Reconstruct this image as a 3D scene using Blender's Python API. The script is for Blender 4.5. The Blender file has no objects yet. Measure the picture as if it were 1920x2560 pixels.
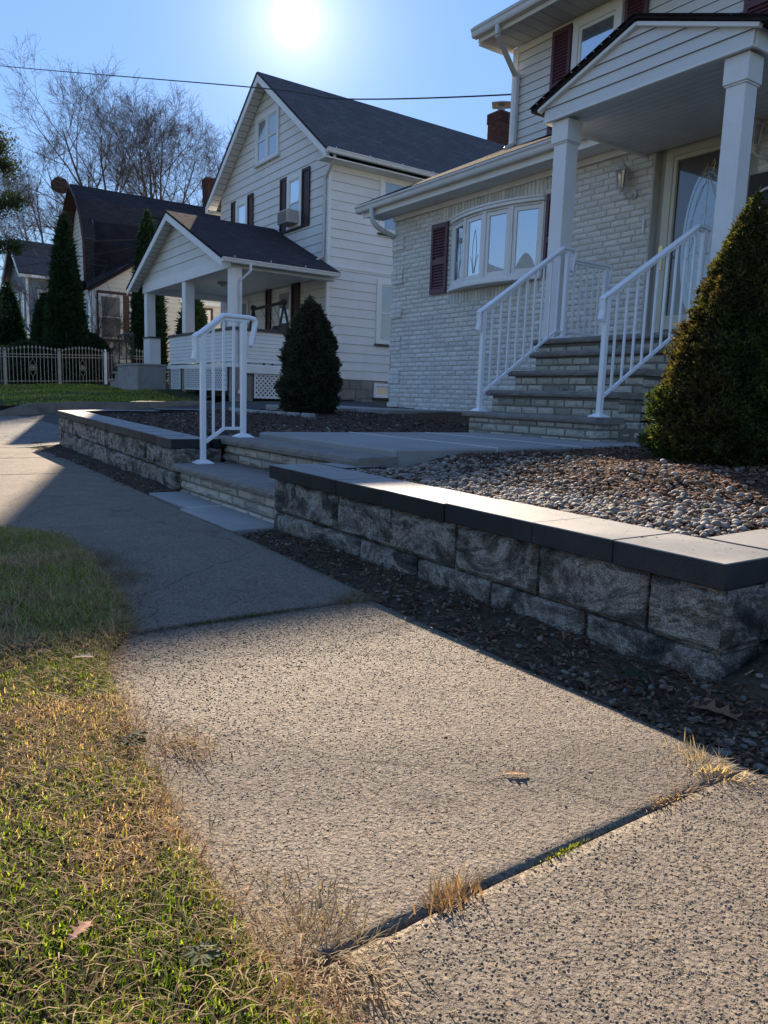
import bpy, math, random
import numpy as np
from mathutils import Vector, Matrix
# Units are metres. Camera stands at the origin; the sidewalk lies at z = -0.76.
# X runs along the street (away from the viewer = -X), Y runs from the street to the houses.
scene = bpy.context.scene
COL = scene.collection
random.seed(7)
RNG = np.random.default_rng(11)
R = math.radians
GZ = -0.76
ORG = {}

# ------------------------------------------------------------------ materials
def new_mat(name):
    m = bpy.data.materials.new(name); m.use_nodes = True
    nt = m.node_tree; nt.nodes.clear()
    return m, nt
def N(nt, t, **kw):
    n = nt.nodes.new(t)
    for k, v in kw.items():
        if k.startswith('i_'):
            n.inputs[k[2:].replace('_', ' ')].default_value = v
        else: setattr(n, k, v)
    return n
def c4(c): return (c[0], c[1], c[2], 1.0)
def finish(nt, shader):
    o = N(nt, 'ShaderNodeOutputMaterial'); nt.links.new(shader, o.inputs['Surface'])
def mixc(nt, fac, a, b, blend='MIX'):
    n = N(nt, 'ShaderNodeMix', data_type='RGBA', blend_type=blend)
    for sock, v in ((n.inputs[0], fac), (n.inputs[6], a), (n.inputs[7], b)):
        if hasattr(v, 'is_linked'): nt.links.new(v, sock)
        else: sock.default_value = v if not isinstance(v, tuple) else c4(v)
    return n.outputs[2]
def ramp(nt, src, stops):
    n = N(nt, 'ShaderNodeValToRGB')
    while len(n.color_ramp.elements) < len(stops): n.color_ramp.elements.new(0.5)
    for e, (p, c) in zip(n.color_ramp.elements, stops):
        e.position = p; e.color = c4(c) if isinstance(c, tuple) else (c, c, c, 1)
    nt.links.new(src, n.inputs[0]); return n.outputs[0]
def noise(nt, vec, scale, detail=4, rough=.55, dist=0, out='Fac'):
    n = N(nt, 'ShaderNodeTexNoise'); n.inputs['Scale'].default_value = scale
    n.inputs['Detail'].default_value = detail; n.inputs['Roughness'].default_value = rough
    n.inputs['Distortion'].default_value = dist
    nt.links.new(vec, n.inputs['Vector']); return n.outputs[out]
def world_pos(nt):
    return N(nt, 'ShaderNodeNewGeometry').outputs['Position']
def bump(nt, h, dist, strength=1.0, normal=None):
    b = N(nt, 'ShaderNodeBump'); b.inputs['Distance'].default_value = dist
    b.inputs['Strength'].default_value = strength
    nt.links.new(h, b.inputs['Height'])
    if normal is not None: nt.links.new(normal, b.inputs['Normal'])
    return b.outputs[0]
def pbr(nt, col, rough=.8, spec=.4, normal=None, metallic=0.0):
    p = N(nt, 'ShaderNodeBsdfPrincipled')
    if hasattr(col, 'is_linked'): nt.links.new(col, p.inputs['Base Color'])
    else: p.inputs['Base Color'].default_value = c4(col)
    if hasattr(rough, 'is_linked'): nt.links.new(rough, p.inputs['Roughness'])
    else: p.inputs['Roughness'].default_value = rough
    p.inputs['Specular IOR Level'].default_value = spec
    p.inputs['Metallic'].default_value = metallic
    if normal is not None: nt.links.new(normal, p.inputs['Normal'])
    return p.outputs[0]
def simple(name, c1, c2=None, scale=3, rough=.7, spec=.4, b=0, bs=60, metallic=0, attr=False, grime=None):
    m, nt = new_mat(name); pos = world_pos(nt)
    col = c1
    if c2 is not None:
        f = ramp(nt, noise(nt, pos, scale, 5, .6), [(.3, 0.), (.7, 1.)])
        col = mixc(nt, f, c1, c2)
    if grime is not None:
        g = ramp(nt, noise(nt, pos, grime[1], 6, .7, .4), [(.5, 0.), (.75, 1.)])
        g2 = N(nt, 'ShaderNodeMath', operation='MULTIPLY'); nt.links.new(g, g2.inputs[0]); g2.inputs[1].default_value = grime[2]
        col = mixc(nt, g2.outputs[0], col, grime[0])
    if attr:
        a = N(nt, 'ShaderNodeAttribute', attribute_name='col').outputs['Color']
        col = mixc(nt, 1.0, col, a, 'MULTIPLY')
    nrm = None
    if b:
        nrm = bump(nt, noise(nt, pos, bs, 4, .6), b)
    finish(nt, pbr(nt, col, rough, spec, nrm, metallic)); return m

MT = {}
MT['vinyl'] = simple('white_vinyl', (.72, .72, .70), (.66, .66, .63), .8, .5, .35, .002, 25, attr=True, grime=((.45, .44, .40), 1.6, .35))
MT['cream_siding'] = simple('cream_siding', (.72, .71, .68), (.66, .65, .62), .7, .5, .35, .002, 20, attr=True, grime=((.42, .40, .34), 1.2, .35))
MT['lowsiding'] = simple('vinyl_clapboard', (.66, .66, .64), (.60, .60, .58), .9, .45, .35, .001, 25, attr=True)
MT['yellow_siding'] = simple('ivory_siding', (.66, .64, .55), (.58, .56, .48), .6, .55, .3, .002, 18, attr=True, grime=((.35, .33, .28), 1.5, .5))
MT['blue_siding'] = simple('slate_blue_siding', (.19, .23, .30), (.15, .19, .25), .8, .6, .3, .003, 20, attr=True)
MT['trim'] = simple('white_trim', (.76, .76, .74), (.70, .70, .68), 1.5, .42, .4, .0015, 30, grime=((.5, .49, .45), 2.5, .3))
MT['gutter'] = simple('gutter_metal', (.62, .62, .61), (.54, .54, .53), 2.0, .35, .5, grime=((.35, .34, .31), 3.0, .4))
MT['railpaint'] = simple('white_rail_paint', (.80, .81, .82), (.77, .78, .80), 4, .28, .5)
MT['soffit'] = simple('vented_soffit', (.50, .50, .48), (.45, .45, .43), 2, .6, .3, .002, 40)
MT['maroon'] = simple('maroon_shutter', (.115, .048, .062), (.09, .038, .05), 3, .5, .4, .001, 60)
MT['darkshutter'] = simple('dark_brown_shutter', (.050, .024, .028), (.036, .018, .020), 3, .55, .35)
MT['browntrim'] = simple('brown_trim', (.085, .045, .035), (.06, .034, .028), 3, .6, .3)
MT['black'] = simple('black_iron', (.018, .018, .02), (.03, .028, .027), 9, .5, .4)
MT['cable'] = simple('cable_black', (.02, .02, .022), None, 1, .5)
MT['darksill'] = simple('dark_sill', (.05, .04, .04), (.07, .06, .055), 5, .6)
MT['almond'] = simple('almond_door_frame', (.56, .53, .42), (.50, .48, .38), 3, .4, .4)
MT['brass'] = simple('brass', (.62, .50, .26), None, 1, .3, .5, metallic=.9)
MT['steel'] = simple('galvanised', (.26, .26, .26), (.2, .2, .2), 5, .5, .5, metallic=.3)
MT['wood_door'] = simple('dark_wood_door', (.045, .022, .015), (.03, .015, .011), 6, .5, .3)
MT['lightpane'] = simple('etched_glass', (.55, .66, .74), None, 1, .3, .5)
MT['aged_white'] = simple('aged_white_metal', (.55, .55, .53), (.46, .46, .44), 9, .45, .5, metallic=.0)
MT['cream_iron'] = simple('cream_iron', (.42, .37, .31), (.34, .28, .22), 14, .6, .3, grime=((.16, .10, .07), 20, .6))
MT['concrete_pl'] = simple('plain_concrete', (.34, .32, .29), (.27, .255, .235), 2.5, .85, .2, .004, 60, grime=((.13, .13, .12), 2.0, .6))
MT['walkway'] = simple('walkway_concrete', (.33, .32, .30), (.27, .265, .25), 1.6, .85, .25, .002, 120, grime=((.19, .18, .165), 1.2, .5))
MT['joint'] = simple('white_joint', (.62, .62, .60), None, 1, .7)
MT['curb'] = simple('old_curb', (.24, .22, .185), (.17, .155, .13), 3, .9, .2, .01, 30, grime=((.08, .075, .065), 3.0, .7))
MT['stonewall'] = simple('grey_stone', (.16, .155, .15), (.10, .10, .10), 2.2, .9, .2, .02, 18, attr=True)
MT['asphalt'] = simple('asphalt', (.045, .045, .047), (.06, .06, .06), 2, .9, .3, .006, 160)
MT['foundation'] = simple('stone_foundation', (.27, .25, .22), (.20, .185, .16), 1.8, .9, .2, .03, 9, attr=True)
MT['soil'] = simple('dark_soil', (.050, .038, .029), (.10, .076, .056), 9, .95, .1, .03, 28)
MT['mulch'] = simple('mulch_soil', (.070, .042, .030), (.115, .070, .050), 6, .95, .1, .035, 30)
MT['bark'] = simple('bark', (.13, .108, .095), (.09, .075, .068), 6, .95, .1, .02, 25)
MT['twig'] = simple('twig_bark', (.15, .122, .11), (.105, .087, .08), 3, .95, .1)
MT['nest'] = simple('dry_leaves', (.085, .055, .04), (.05, .032, .025), 5, .95, .1, .05, 20)
MT['rock'] = simple('river_stone', (.33, .29, .245), (.19, .165, .138), 40, .75, .3, .003, 150, attr=True)
MT['chip'] = simple('bark_chip', (1, 1, 1), None, 1, .95, .1, attr=True)
MT['litter'] = simple('leaf_litter', (1, 1, 1), None, 1, .85, .15, attr=True)
MT['brickwhite'] = simple('painted_brick', (.70, .685, .645), (.63, .615, .575), 5, .7, .3, .006, 45, attr=True, grime=((.36, .34, .30), 2.2, .35))
MT['mortarwhite'] = simple('painted_mortar', (.54, .53, .50), (.46, .45, .42), 8, .85, .2, .004, 60)
MT['stepbrick'] = simple('weathered_step_brick', (.50, .47, .40), (.42, .39, .33), 6, .85, .2, .012, 50, attr=True)
MT['stepmortar'] = simple('step_mortar', (.21, .195, .165), (.17, .16, .135), 8, .9, .2, .004, 60)
MT['tread'] = simple('brown_stone_tread', (.25, .225, .198), (.19, .172, .155), 9, .85, .25, .008, 40, grime=((.07, .065, .06), 3, .4))
MT['redbrick'] = simple('red_brick', (.095, .042, .034), (.06, .032, .028), 6, .9, .2, .01, 40, attr=True)
MT['redmortar'] = simple('old_mortar', (.20, .16, .14), None, 1, .9)
MT['curtain'] = simple('curtain', (.55, .55, .52), (.40, .40, .38), 14, .9, .1)
MT['road'] = MT['asphalt']
MT['white_part'] = simple('polished_white', (.70, .70, .68), None, 1, .4)
MT['acgrey'] = simple('beige_metal', (.46, .44, .40), (.40, .38, .35), 4, .5)

def glass(name, base=(.012, .018, .025), fac=.22, rough=.03, tint=(.9, .95, 1.0)):
    m, nt = new_mat(name); pos = world_pos(nt)
    nrm = bump(nt, noise(nt, pos, 1.2, 2, .4), .02, .35)
    d = pbr(nt, base, .3, .5, None)
    g = N(nt, 'ShaderNodeBsdfGlossy'); g.inputs['Color'].default_value = c4(tint); g.inputs['Roughness'].default_value = rough
    nt.links.new(nrm, g.inputs['Normal'])
    fr = N(nt, 'ShaderNodeFresnel'); fr.inputs['IOR'].default_value = 1.5
    a = N(nt, 'ShaderNodeMath', operation='ADD', use_clamp=True); nt.links.new(fr.outputs[0], a.inputs[0]); a.inputs[1].default_value = fac
    mx = N(nt, 'ShaderNodeMixShader'); nt.links.new(a.outputs[0], mx.inputs[0]); nt.links.new(d, mx.inputs[1]); nt.links.new(g.outputs[0], mx.inputs[2])
    finish(nt, mx.outputs[0]); return m
MT['glass'] = glass('window_glass')
MT['glass_blue'] = glass('bow_window_glass', (.05, .075, .11), .5)
MT['glass_cur'] = glass('curtained_glass', (.20, .20, .19), .12)
MT['glass_oval'] = glass('leaded_oval_glass', (.045, .06, .085), .16)
MT['glass_door'] = glass('storm_door_glass', (.050, .028, .020), .05)

def foliage_mat(name, base, trans=.35, rough=.7):
    m, nt = new_mat(name)
    a = N(nt, 'ShaderNodeAttribute', attribute_name='col').outputs['Color']
    col = mixc(nt, 1.0, base, a, 'MULTIPLY')
    d = pbr(nt, col, rough, .25)
    t = N(nt, 'ShaderNodeBsdfTranslucent')
    col2 = mixc(nt, 1.0, col, (2.0, 1.75, .8), 'MULTIPLY')
    nt.links.new(col2, t.inputs['Color'])
    mx = N(nt, 'ShaderNodeMixShader'); mx.inputs[0].default_value = trans
    nt.links.new(d, mx.inputs[1]); nt.links.new(t.outputs[0], mx.inputs[2])
    finish(nt, mx.outputs[0]); return m
MT['needle'] = foliage_mat('needles', (1, 1, 1), .30)
MT['grass'] = foliage_mat('grass_blades', (1, 1, 1), .45)
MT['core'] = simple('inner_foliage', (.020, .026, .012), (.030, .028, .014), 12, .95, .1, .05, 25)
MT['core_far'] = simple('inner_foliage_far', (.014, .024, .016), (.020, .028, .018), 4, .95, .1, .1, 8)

def lawn_mat():
    m, nt = new_mat('lawn'); pos = world_pos(nt)
    f1 = ramp(nt, noise(nt, pos, 1.3, 5, .6), [(.35, 0.), (.65, 1.)])
    c = mixc(nt, f1, (.055, .080, .022), (.10, .090, .040))
    f2 = ramp(nt, noise(nt, pos, 40, 5, .7), [(.35, 0.), (.65, 1.)])
    c = mixc(nt, f2, c, (.035, .045, .015))
    nrm = bump(nt, noise(nt, pos, 60, 6, .75), .05)
    finish(nt, pbr(nt, c, .9, .15, nrm)); return m
MT['lawn'] = lawn_mat()

def verge_mat():
    m, nt = new_mat('verge_thatch'); pos = world_pos(nt)
    f1 = ramp(nt, noise(nt, pos, 6, 5, .6), [(.35, 0.), (.65, 1.)])
    c = mixc(nt, f1, (.05, .040, .024), (.11, .088, .050))
    f2 = ramp(nt, noise(nt, pos, 140, 5, .7), [(.35, 0.), (.65, 1.)])
    c = mixc(nt, f2, c, (.03, .026, .016))
    nrm = bump(nt, noise(nt, pos, 120, 6, .75), .02)
    finish(nt, pbr(nt, c, .95, .1, nrm)); return m
MT['verge'] = verge_mat()

def sidewalk_mat(name, c1, c2, coarse=1.0):
    # exposed aggregate concrete: fine grit, pits and small stones
    m, nt = new_mat(name); pos = world_pos(nt)
    big = ramp(nt, noise(nt, pos, 2.1, 6, .68), [(.3, 0.), (.7, 1.)])
    col = mixc(nt, big, c1, c2)
    stn = ramp(nt, noise(nt, pos, 4.3, 7, .72, .6), [(.28, .66), (.45, 1.0), (.7, 1.08)]); col = mixc(nt, 1.0, col, stn, 'MULTIPLY')
    vc = N(nt, 'ShaderNodeTexVoronoi', feature='DISTANCE_TO_EDGE'); vc.inputs['Scale'].default_value = .62
    wv = N(nt, 'ShaderNodeVectorMath', operation='MULTIPLY_ADD'); wn = N(nt, 'ShaderNodeTexNoise'); wn.inputs['Scale'].default_value = 7; wn.inputs['Detail'].default_value = 6; nt.links.new(pos, wn.inputs['Vector'])
    nt.links.new(wn.outputs['Color'], wv.inputs[0]); wv.inputs[1].default_value = (.16, .16, 0); nt.links.new(pos, wv.inputs[2]); nt.links.new(wv.outputs[0], vc.inputs['Vector'])
    crk = ramp(nt, vc.outputs['Distance'], [(.0, .45), (.0016, 1.0)]); col = mixc(nt, 1.0, col, crk, 'MULTIPLY')
    v = N(nt, 'ShaderNodeTexVoronoi'); v.inputs['Scale'].default_value = 150 / coarse
    nt.links.new(pos, v.inputs['Vector'])
    sep = N(nt, 'ShaderNodeSeparateColor'); nt.links.new(v.outputs['Color'], sep.inputs[0])
    tone = ramp(nt, sep.outputs[0], [(.0, (.62, .58, .54)), (.22, (.95, .93, .9)), (.7, (1., 1., 1.)), (.95, (1.28, 1.22, 1.12))])
    col = mixc(nt, 1.0, col, tone, 'MULTIPLY')
    fine = noise(nt, pos, 420, 4, .7)
    pitn = noise(nt, pos, 70 / coarse, 3, .6)
    pit = ramp(nt, pitn, [(.30, 0.), (.44, 1.)])
    pit2 = ramp(nt, noise(nt, pos, 170 / coarse, 2, .5), [(.33, 0.), (.5, 1.)])
    v2 = N(nt, 'ShaderNodeTexVoronoi'); v2.inputs['Scale'].default_value = 95 / coarse
    nt.links.new(pos, v2.inputs['Vector'])
    dome = ramp(nt, v2.outputs['Distance'], [(.0, 1.), (.55, 0.)])
    n1 = bump(nt, pit, .004 * coarse, 1.0)
    n2 = bump(nt, pit2, .0028 * coarse, 1.0, n1)
    n3 = bump(nt, dome, .0022 * coarse, 1.0, n2)
    n4 = bump(nt, fine, .0014, 1.0, n3)
    n5 = bump(nt, noise(nt, pos, 6, 3, .5), .01, 1.0, n4)
    dark = mixc(nt, pit, (.74, .72, .70), (1., 1., 1.))
    col = mixc(nt, 1.0, col, dark, 'MULTIPLY')
    finish(nt, pbr(nt, col, .82, .3, n5)); return m
MT['sidewalk'] = sidewalk_mat('exposed_aggregate', (.225, .186, .143), (.170, .143, .114))
MT['apron'] = sidewalk_mat('broken_apron', (.20, .19, .18), (.14, .135, .13), 3.0)

def block_mat():
    # split face concrete block, swirled black, grey and off-white
    m, nt = new_mat('marbled_split_block')
    tc = world_pos(nt)
    a = N(nt, 'ShaderNodeAttribute', attribute_name='col').outputs['Color']
    add = N(nt, 'ShaderNodeVectorMath', operation='MULTIPLY_ADD')
    nt.links.new(a, add.inputs[0]); add.inputs[1].default_value = (7., 5., 9.); nt.links.new(tc, add.inputs[2])
    sc = N(nt, 'ShaderNodeVectorMath', operation='MULTIPLY'); nt.links.new(add.outputs[0], sc.inputs[0]); sc.inputs[1].default_value = (1.0, 1.0, 1.9)
    w = noise(nt, sc.outputs[0], 3.0, 9, .74, 1.2)
    col = ramp(nt, w, [(.33, (.048, .045, .043)), (.42, (.11, .10, .09)), (.485, (.25, .222, .185)), (.525, (.50, .455, .39)), (.575, (.27, .238, .198)), (.64, (.16, .143, .12)), (.72, (.39, .345, .285))])
    sp = ramp(nt, noise(nt, tc, 230, 4, .7), [(.40, .38), (.52, .95), (.66, 1.5)])
    st = ramp(nt, noise(nt, tc, 9, 6, .75), [(.36, .55), (.56, 1.1)]); col = mixc(nt, 1.0, col, st, 'MULTIPLY')
    col = mixc(nt, 1.0, col, sp, 'MULTIPLY')
    big = noise(nt, tc, 17, 7, .68)
    n1 = bump(nt, big, .024)
    n2 = bump(nt, noise(nt, tc, 110, 5, .75), .009, 1.0, n1)
    finish(nt, pbr(nt, col, .88, .25, n2)); return m
MT['block'] = block_mat()
def cap_mat():
    m, nt = new_mat('charcoal_cap'); pos = world_pos(nt)
    a = N(nt, 'ShaderNodeAttribute', attribute_name='col').outputs['Color']
    f = ramp(nt, noise(nt, pos, 7, 5, .6), [(.3, 0.), (.7, 1.)])
    col = mixc(nt, f, (.028, .030, .034), (.045, .046, .048))
    sp = ramp(nt, noise(nt, pos, 300, 4, .7), [(.34, .55), (.5, .95), (.66, 1.1), (.74, 2.1)])
    wst = ramp(nt, noise(nt, pos, 5, 6, .7, .5), [(.32, .78), (.6, 1.08)]); col = mixc(nt, 1.0, col, wst, 'MULTIPLY')
    col = mixc(nt, 1.0, col, sp, 'MULTIPLY'); col = mixc(nt, 1.0, col, a, 'MULTIPLY')
    # the trowelled top is a paler grey than the split front
    sx = N(nt, 'ShaderNodeSeparateXYZ'); nt.links.new(N(nt, 'ShaderNodeNewGeometry').outputs['True Normal'], sx.inputs[0])
    top = ramp(nt, sx.outputs[2], [(.5, 0.), (.9, 1.)])
    tcol = mixc(nt, f, (.25, .245, .23), (.31, .30, .28)); tcol = mixc(nt, 1.0, tcol, mixc(nt, .6, (1., 1., 1.), sp), 'MULTIPLY')
    col = mixc(nt, top, col, tcol)
    n1 = bump(nt, noise(nt, pos, 240, 4, .7), .0012)
    finish(nt, pbr(nt, col, .62, .22, n1)); return m
MT['cap'] = cap_mat()

def shingle_mat(name, c1, c2, c3):
    m, nt = new_mat(name)
    uv = N(nt, 'ShaderNodeUVMap', uv_map='uv').outputs[0]; pos = world_pos(nt)
    b = N(nt, 'ShaderNodeTexBrick'); nt.links.new(uv, b.inputs['Vector'])
    b.offset = .37; b.squash = 1
    b.inputs['Color1'].default_value = c4(c1); b.inputs['Color2'].default_value = c4(c2); b.inputs['Mortar'].default_value = c4(tuple(x * .4 for x in c1))
    b.inputs['Scale'].default_value = 1.0; b.inputs['Mortar Size'].default_value = .010; b.inputs['Mortar Smooth'].default_value = .3
    b.inputs['Brick Width'].default_value = .30; b.inputs['Row Height'].default_value = .14
    f = ramp(nt, noise(nt, pos, 1.4, 6, .7), [(.35, 0.), (.7, 1.)])
    col = mixc(nt, f, b.outputs['Color'], c3)
    g = ramp(nt, noise(nt, pos, 55, 4, .7), [(.3, .7), (.7, 1.25)])
    col = mixc(nt, 1.0, col, g, 'MULTIPLY')
    sep = N(nt, 'ShaderNodeSeparateXYZ'); nt.links.new(uv, sep.inputs[0])
    md = N(nt, 'ShaderNodeMath', operation='MODULO'); nt.links.new(sep.outputs[1], md.inputs[0]); md.inputs[1].default_value = .14
    n1 = bump(nt, md.outputs[0], .10, .9)
    n2 = bump(nt, noise(nt, pos, 30, 5, .7), .015, 1.0, n1)
    finish(nt, pbr(nt, col, 1.0, .03, n2)); return m
MT['shingle'] = shingle_mat('grey_shingles', (.10, .10, .11), (.15, .146, .155), (.085, .082, .092))
MT['shingle_b'] = shingle_mat('brown_black_shingles', (.042, .040, .046), (.062, .058, .064), (.034, .032, .038))
MT['shingle_porch'] = shingle_mat('porch_shingles', (.058, .052, .056), (.085, .078, .082), (.05, .046, .05))
MT['shingle_h'] = shingle_mat('tan_shingles', (.032, .028, .027), (.045, .039, .036), (.03, .026, .025))

# ------------------------------------------------------------------ mesh tools
class MB:
    def __init__(s): s.v = []; s.f = []; s.c = []; s.uv = {}; s.cc = (1, 1, 1); s.hasc = False
    def color(s, c): s.cc = c; s.hasc = True
    def add(s, vs, fs, uvs=None):
        o = len(s.v); s.v += [tuple(p) for p in vs]; s.c += [s.cc] * len(vs)
        for i, f in enumerate(fs):
            if uvs is not None: s.uv[len(s.f)] = uvs[i]
            s.f.append(tuple(k + o for k in f))
    def box(s, x0, x1, y0, y1, z0, z1):
        x0, x1 = sorted((x0, x1)); y0, y1 = sorted((y0, y1)); z0, z1 = sorted((z0, z1))
        s.add([(x0, y0, z0), (x1, y0, z0), (x1, y1, z0), (x0, y1, z0), (x0, y0, z1), (x1, y0, z1), (x1, y1, z1), (x0, y1, z1)],
              [(3, 2, 1, 0), (4, 5, 6, 7), (0, 1, 5, 4), (1, 2, 6, 5), (2, 3, 7, 6), (3, 0, 4, 7)])
    def hexa(s, p):   # 8 points: bottom loop ccw, top loop ccw
        s.add(p, [(3, 2, 1, 0), (4, 5, 6, 7), (0, 1, 5, 4), (1, 2, 6, 5), (2, 3, 7, 6), (3, 0, 4, 7)])
    def prism(s, a, b):   # two matching polygons
        n = len(a)
        s.add(list(a) + list(b), [tuple(range(n))[::-1], tuple(range(n, 2 * n))] + [(i, (i + 1) % n, n + (i + 1) % n, n + i) for i in range(n)])
    def beam(s, p, q, w, h, up=(0, 0, 1)):   # rectangular bar from p to q
        p = Vector(p); q = Vector(q); d = (q - p).normalized(); u = Vector(up)
        if abs(d.dot(u)) > .98: u = Vector((0, 1, 0))
        r = d.cross(u).normalized() * (w / 2); t = r.cross(d).normalized() * (h / 2)
        s.hexa([p - r - t, p + r - t, q + r - t, q - r - t, p - r + t, p + r + t, q + r + t, q - r + t])
    def tube(s, pts, rad, n=8, cap=True):
        pts = [Vector(p) for p in pts]
        if not isinstance(rad, (list, tuple)): rad = [rad] * len(pts)
        o = []; prev = None; vs = []; fs = []
        for i, p in enumerate(pts):
            d = (pts[min(i + 1, len(pts) - 1)] - pts[max(i - 1, 0)])
            if d.length < 1e-9: d = Vector((0, 0, 1))
            d.normalize()
            if prev is None:
                u = Vector((0, 0, 1)) if abs(d.z) < .9 else Vector((1, 0, 0))
                prev = d.cross(u).normalized()
            r = (prev - d * prev.dot(d)).normalized(); prev = r; t = d.cross(r)
            for k in range(n):
                a = 2 * math.pi * k / n; vs.append(p + (r * math.cos(a) + t * math.sin(a)) * rad[i])
        for i in range(len(pts) - 1):
            for k in range(n):
                fs.append((i * n + k, i * n + (k + 1) % n, (i + 1) * n + (k + 1) % n, (i + 1) * n + k))
        if cap: fs.append(tuple(range(n))[::-1]); fs.append(tuple((len(pts) - 1) * n + k for k in range(n)))
        s.add(vs, fs)
    def sphere(s, c, r, nu=10, nv=6, sq=(1, 1, 1)):
        vs = [(c[0], c[1], c[2] - r * sq[2])]; fs = []
        for j in range(1, nv):
            a = math.pi * j / nv - math.pi / 2
            for i in range(nu):
                b = 2 * math.pi * i / nu
                vs.append((c[0] + r * sq[0] * math.cos(a) * math.cos(b), c[1] + r * sq[1] * math.cos(a) * math.sin(b), c[2] + r * sq[2] * math.sin(a)))
        vs.append((c[0], c[1], c[2] + r * sq[2])); L = len(vs) - 1
        for i in range(nu): fs.append((0, 1 + (i + 1) % nu, 1 + i))
        for j in range(nv - 2):
            for i in range(nu): fs.append((1 + j * nu + i, 1 + j * nu + (i + 1) % nu, 1 + (j + 1) * nu + (i + 1) % nu, 1 + (j + 1) * nu + i))
        for i in range(nu): fs.append((L, 1 + (nv - 2) * nu + i, 1 + (nv - 2) * nu + (i + 1) % nu))
        s.add(vs, fs)
    def build(s, name, mat, parent=None, origin=None, bevel=0, smooth=False, seg=1):
        if parent is not None: org = ORG[parent.name]
        else:
            if origin is None:
                a = np.array(s.v); origin = (float(a[:, 0].mean()), float(a[:, 1].mean()), float(a[:, 2].min()))
            org = Vector(origin)
        me = bpy.data.meshes.new(name)
        me.from_pydata([(p[0] - org[0], p[1] - org[1], p[2] - org[2]) for p in s.v], [], s.f)
        if s.uv:
            ul = me.uv_layers.new(name='uv')
            for fi, uvs in s.uv.items():
                for li, q in zip(me.polygons[fi].loop_indices, uvs): ul.data[li].uv = q
        at = me.color_attributes.new('col', 'FLOAT_COLOR', 'POINT')
        at.data.foreach_set('color', np.array([(c[0], c[1], c[2], 1) for c in s.c], dtype=np.float32).ravel())
        me.materials.append(mat); me.update()
        if smooth: me.polygons.foreach_set('use_smooth', [True] * len(me.polygons))
        o = bpy.data.objects.new(name, me); COL.objects.link(o)
        if parent is not None: o.parent = parent
        else: o.location = org
        ORG[o.name] = Vector(org)
        if bevel:
            b = o.modifiers.new('bevel', 'BEVEL'); b.width = bevel; b.segments = seg; b.limit_method = 'ANGLE'; b.angle_limit = R(40)
        return o

def build_np(name, V, F, mat, colr=None, parent=None, origin=(0, 0, 0), smooth=False):
    """V (n,3), F (m,k) uniform faces."""
    org = ORG[parent.name] if parent is not None else Vector(origin)
    V = V - np.array(org)
    me = bpy.data.meshes.new(name); m, k = F.shape
    me.vertices.add(len(V)); me.vertices.foreach_set('co', V.astype(np.float32).ravel())
    me.loops.add(m * k); me.loops.foreach_set('vertex_index', F.astype(np.int32).ravel())
    me.polygons.add(m); me.polygons.foreach_set('loop_start', np.arange(0, m * k, k, dtype=np.int32))
    try: me.polygons.foreach_set('loop_total', np.full(m, k, dtype=np.int32))
    except Exception: pass
    me.update(calc_edges=True)
    if smooth: me.polygons.foreach_set('use_smooth', np.ones(m, dtype=bool))
    at = me.color_attributes.new('col', 'FLOAT_COLOR', 'POINT')
    if colr is None: colr = np.ones((len(V), 3))
    at.data.foreach_set('color', np.hstack([colr, np.ones((len(V), 1))]).astype(np.float32).ravel())
    me.materials.append(mat); me.validate()
    o = bpy.data.objects.new(name, me); COL.objects.link(o)
    if parent is not None: o.parent = parent
    else: o.location = org
    ORG[o.name] = Vector(org)
    return o

def tag(o, label=None, cat=None, group=None, kind=None):
    if label: o['label'] = label
    if cat: o['category'] = cat
    if group: o['group'] = group
    if kind: o['kind'] = kind
    return o
def thing(name, label, cat, loc, group=None):
    o = bpy.data.objects.new(name, None); COL.objects.link(o); o.location = loc; o.empty_display_size = .2
    ORG[o.name] = Vector(loc)
    return tag(o, label, cat, group)

class FR:
    """local frame on a wall: u along the wall, n outward, z up"""
    def __init__(s, o, u, n): s.o = Vector(o); s.u = Vector(u); s.n = Vector(n)
    def P(s, u, n, z): return s.o + s.u * u + s.n * n + Vector((0, 0, z))
    def box(s, mb, u0, u1, n0, n1, z0, z1):
        P = s.P
        flip = s.u.cross(s.n).z < 0
        a = [P(u0, n0, z0), P(u1, n0, z0), P(u1, n1, z0), P(u0, n1, z0)]; b = [P(u0, n0, z1), P(u1, n0, z1), P(u1, n1, z1), P(u0, n1, z1)]
        if flip: a.reverse(); b.reverse()
        mb.hexa(a + b)
def clipz(poly, z0, z1):
    def half(pl, zc, keep_above):
        out = []
        for i in range(len(pl)):
            a, b = pl[i], pl[(i + 1) % len(pl)]
            ia = (a[1] >= zc) if keep_above else (a[1] <= zc); ib = (b[1] >= zc) if keep_above else (b[1] <= zc)
            if ia: out.append(a)
            if ia != ib:
                t = (zc - a[1]) / (b[1] - a[1]); out.append((a[0] + t * (b[0] - a[0]), zc))
        return out
    p = half(poly, z0, True)
    return half(p, z1, False) if p else p
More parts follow.
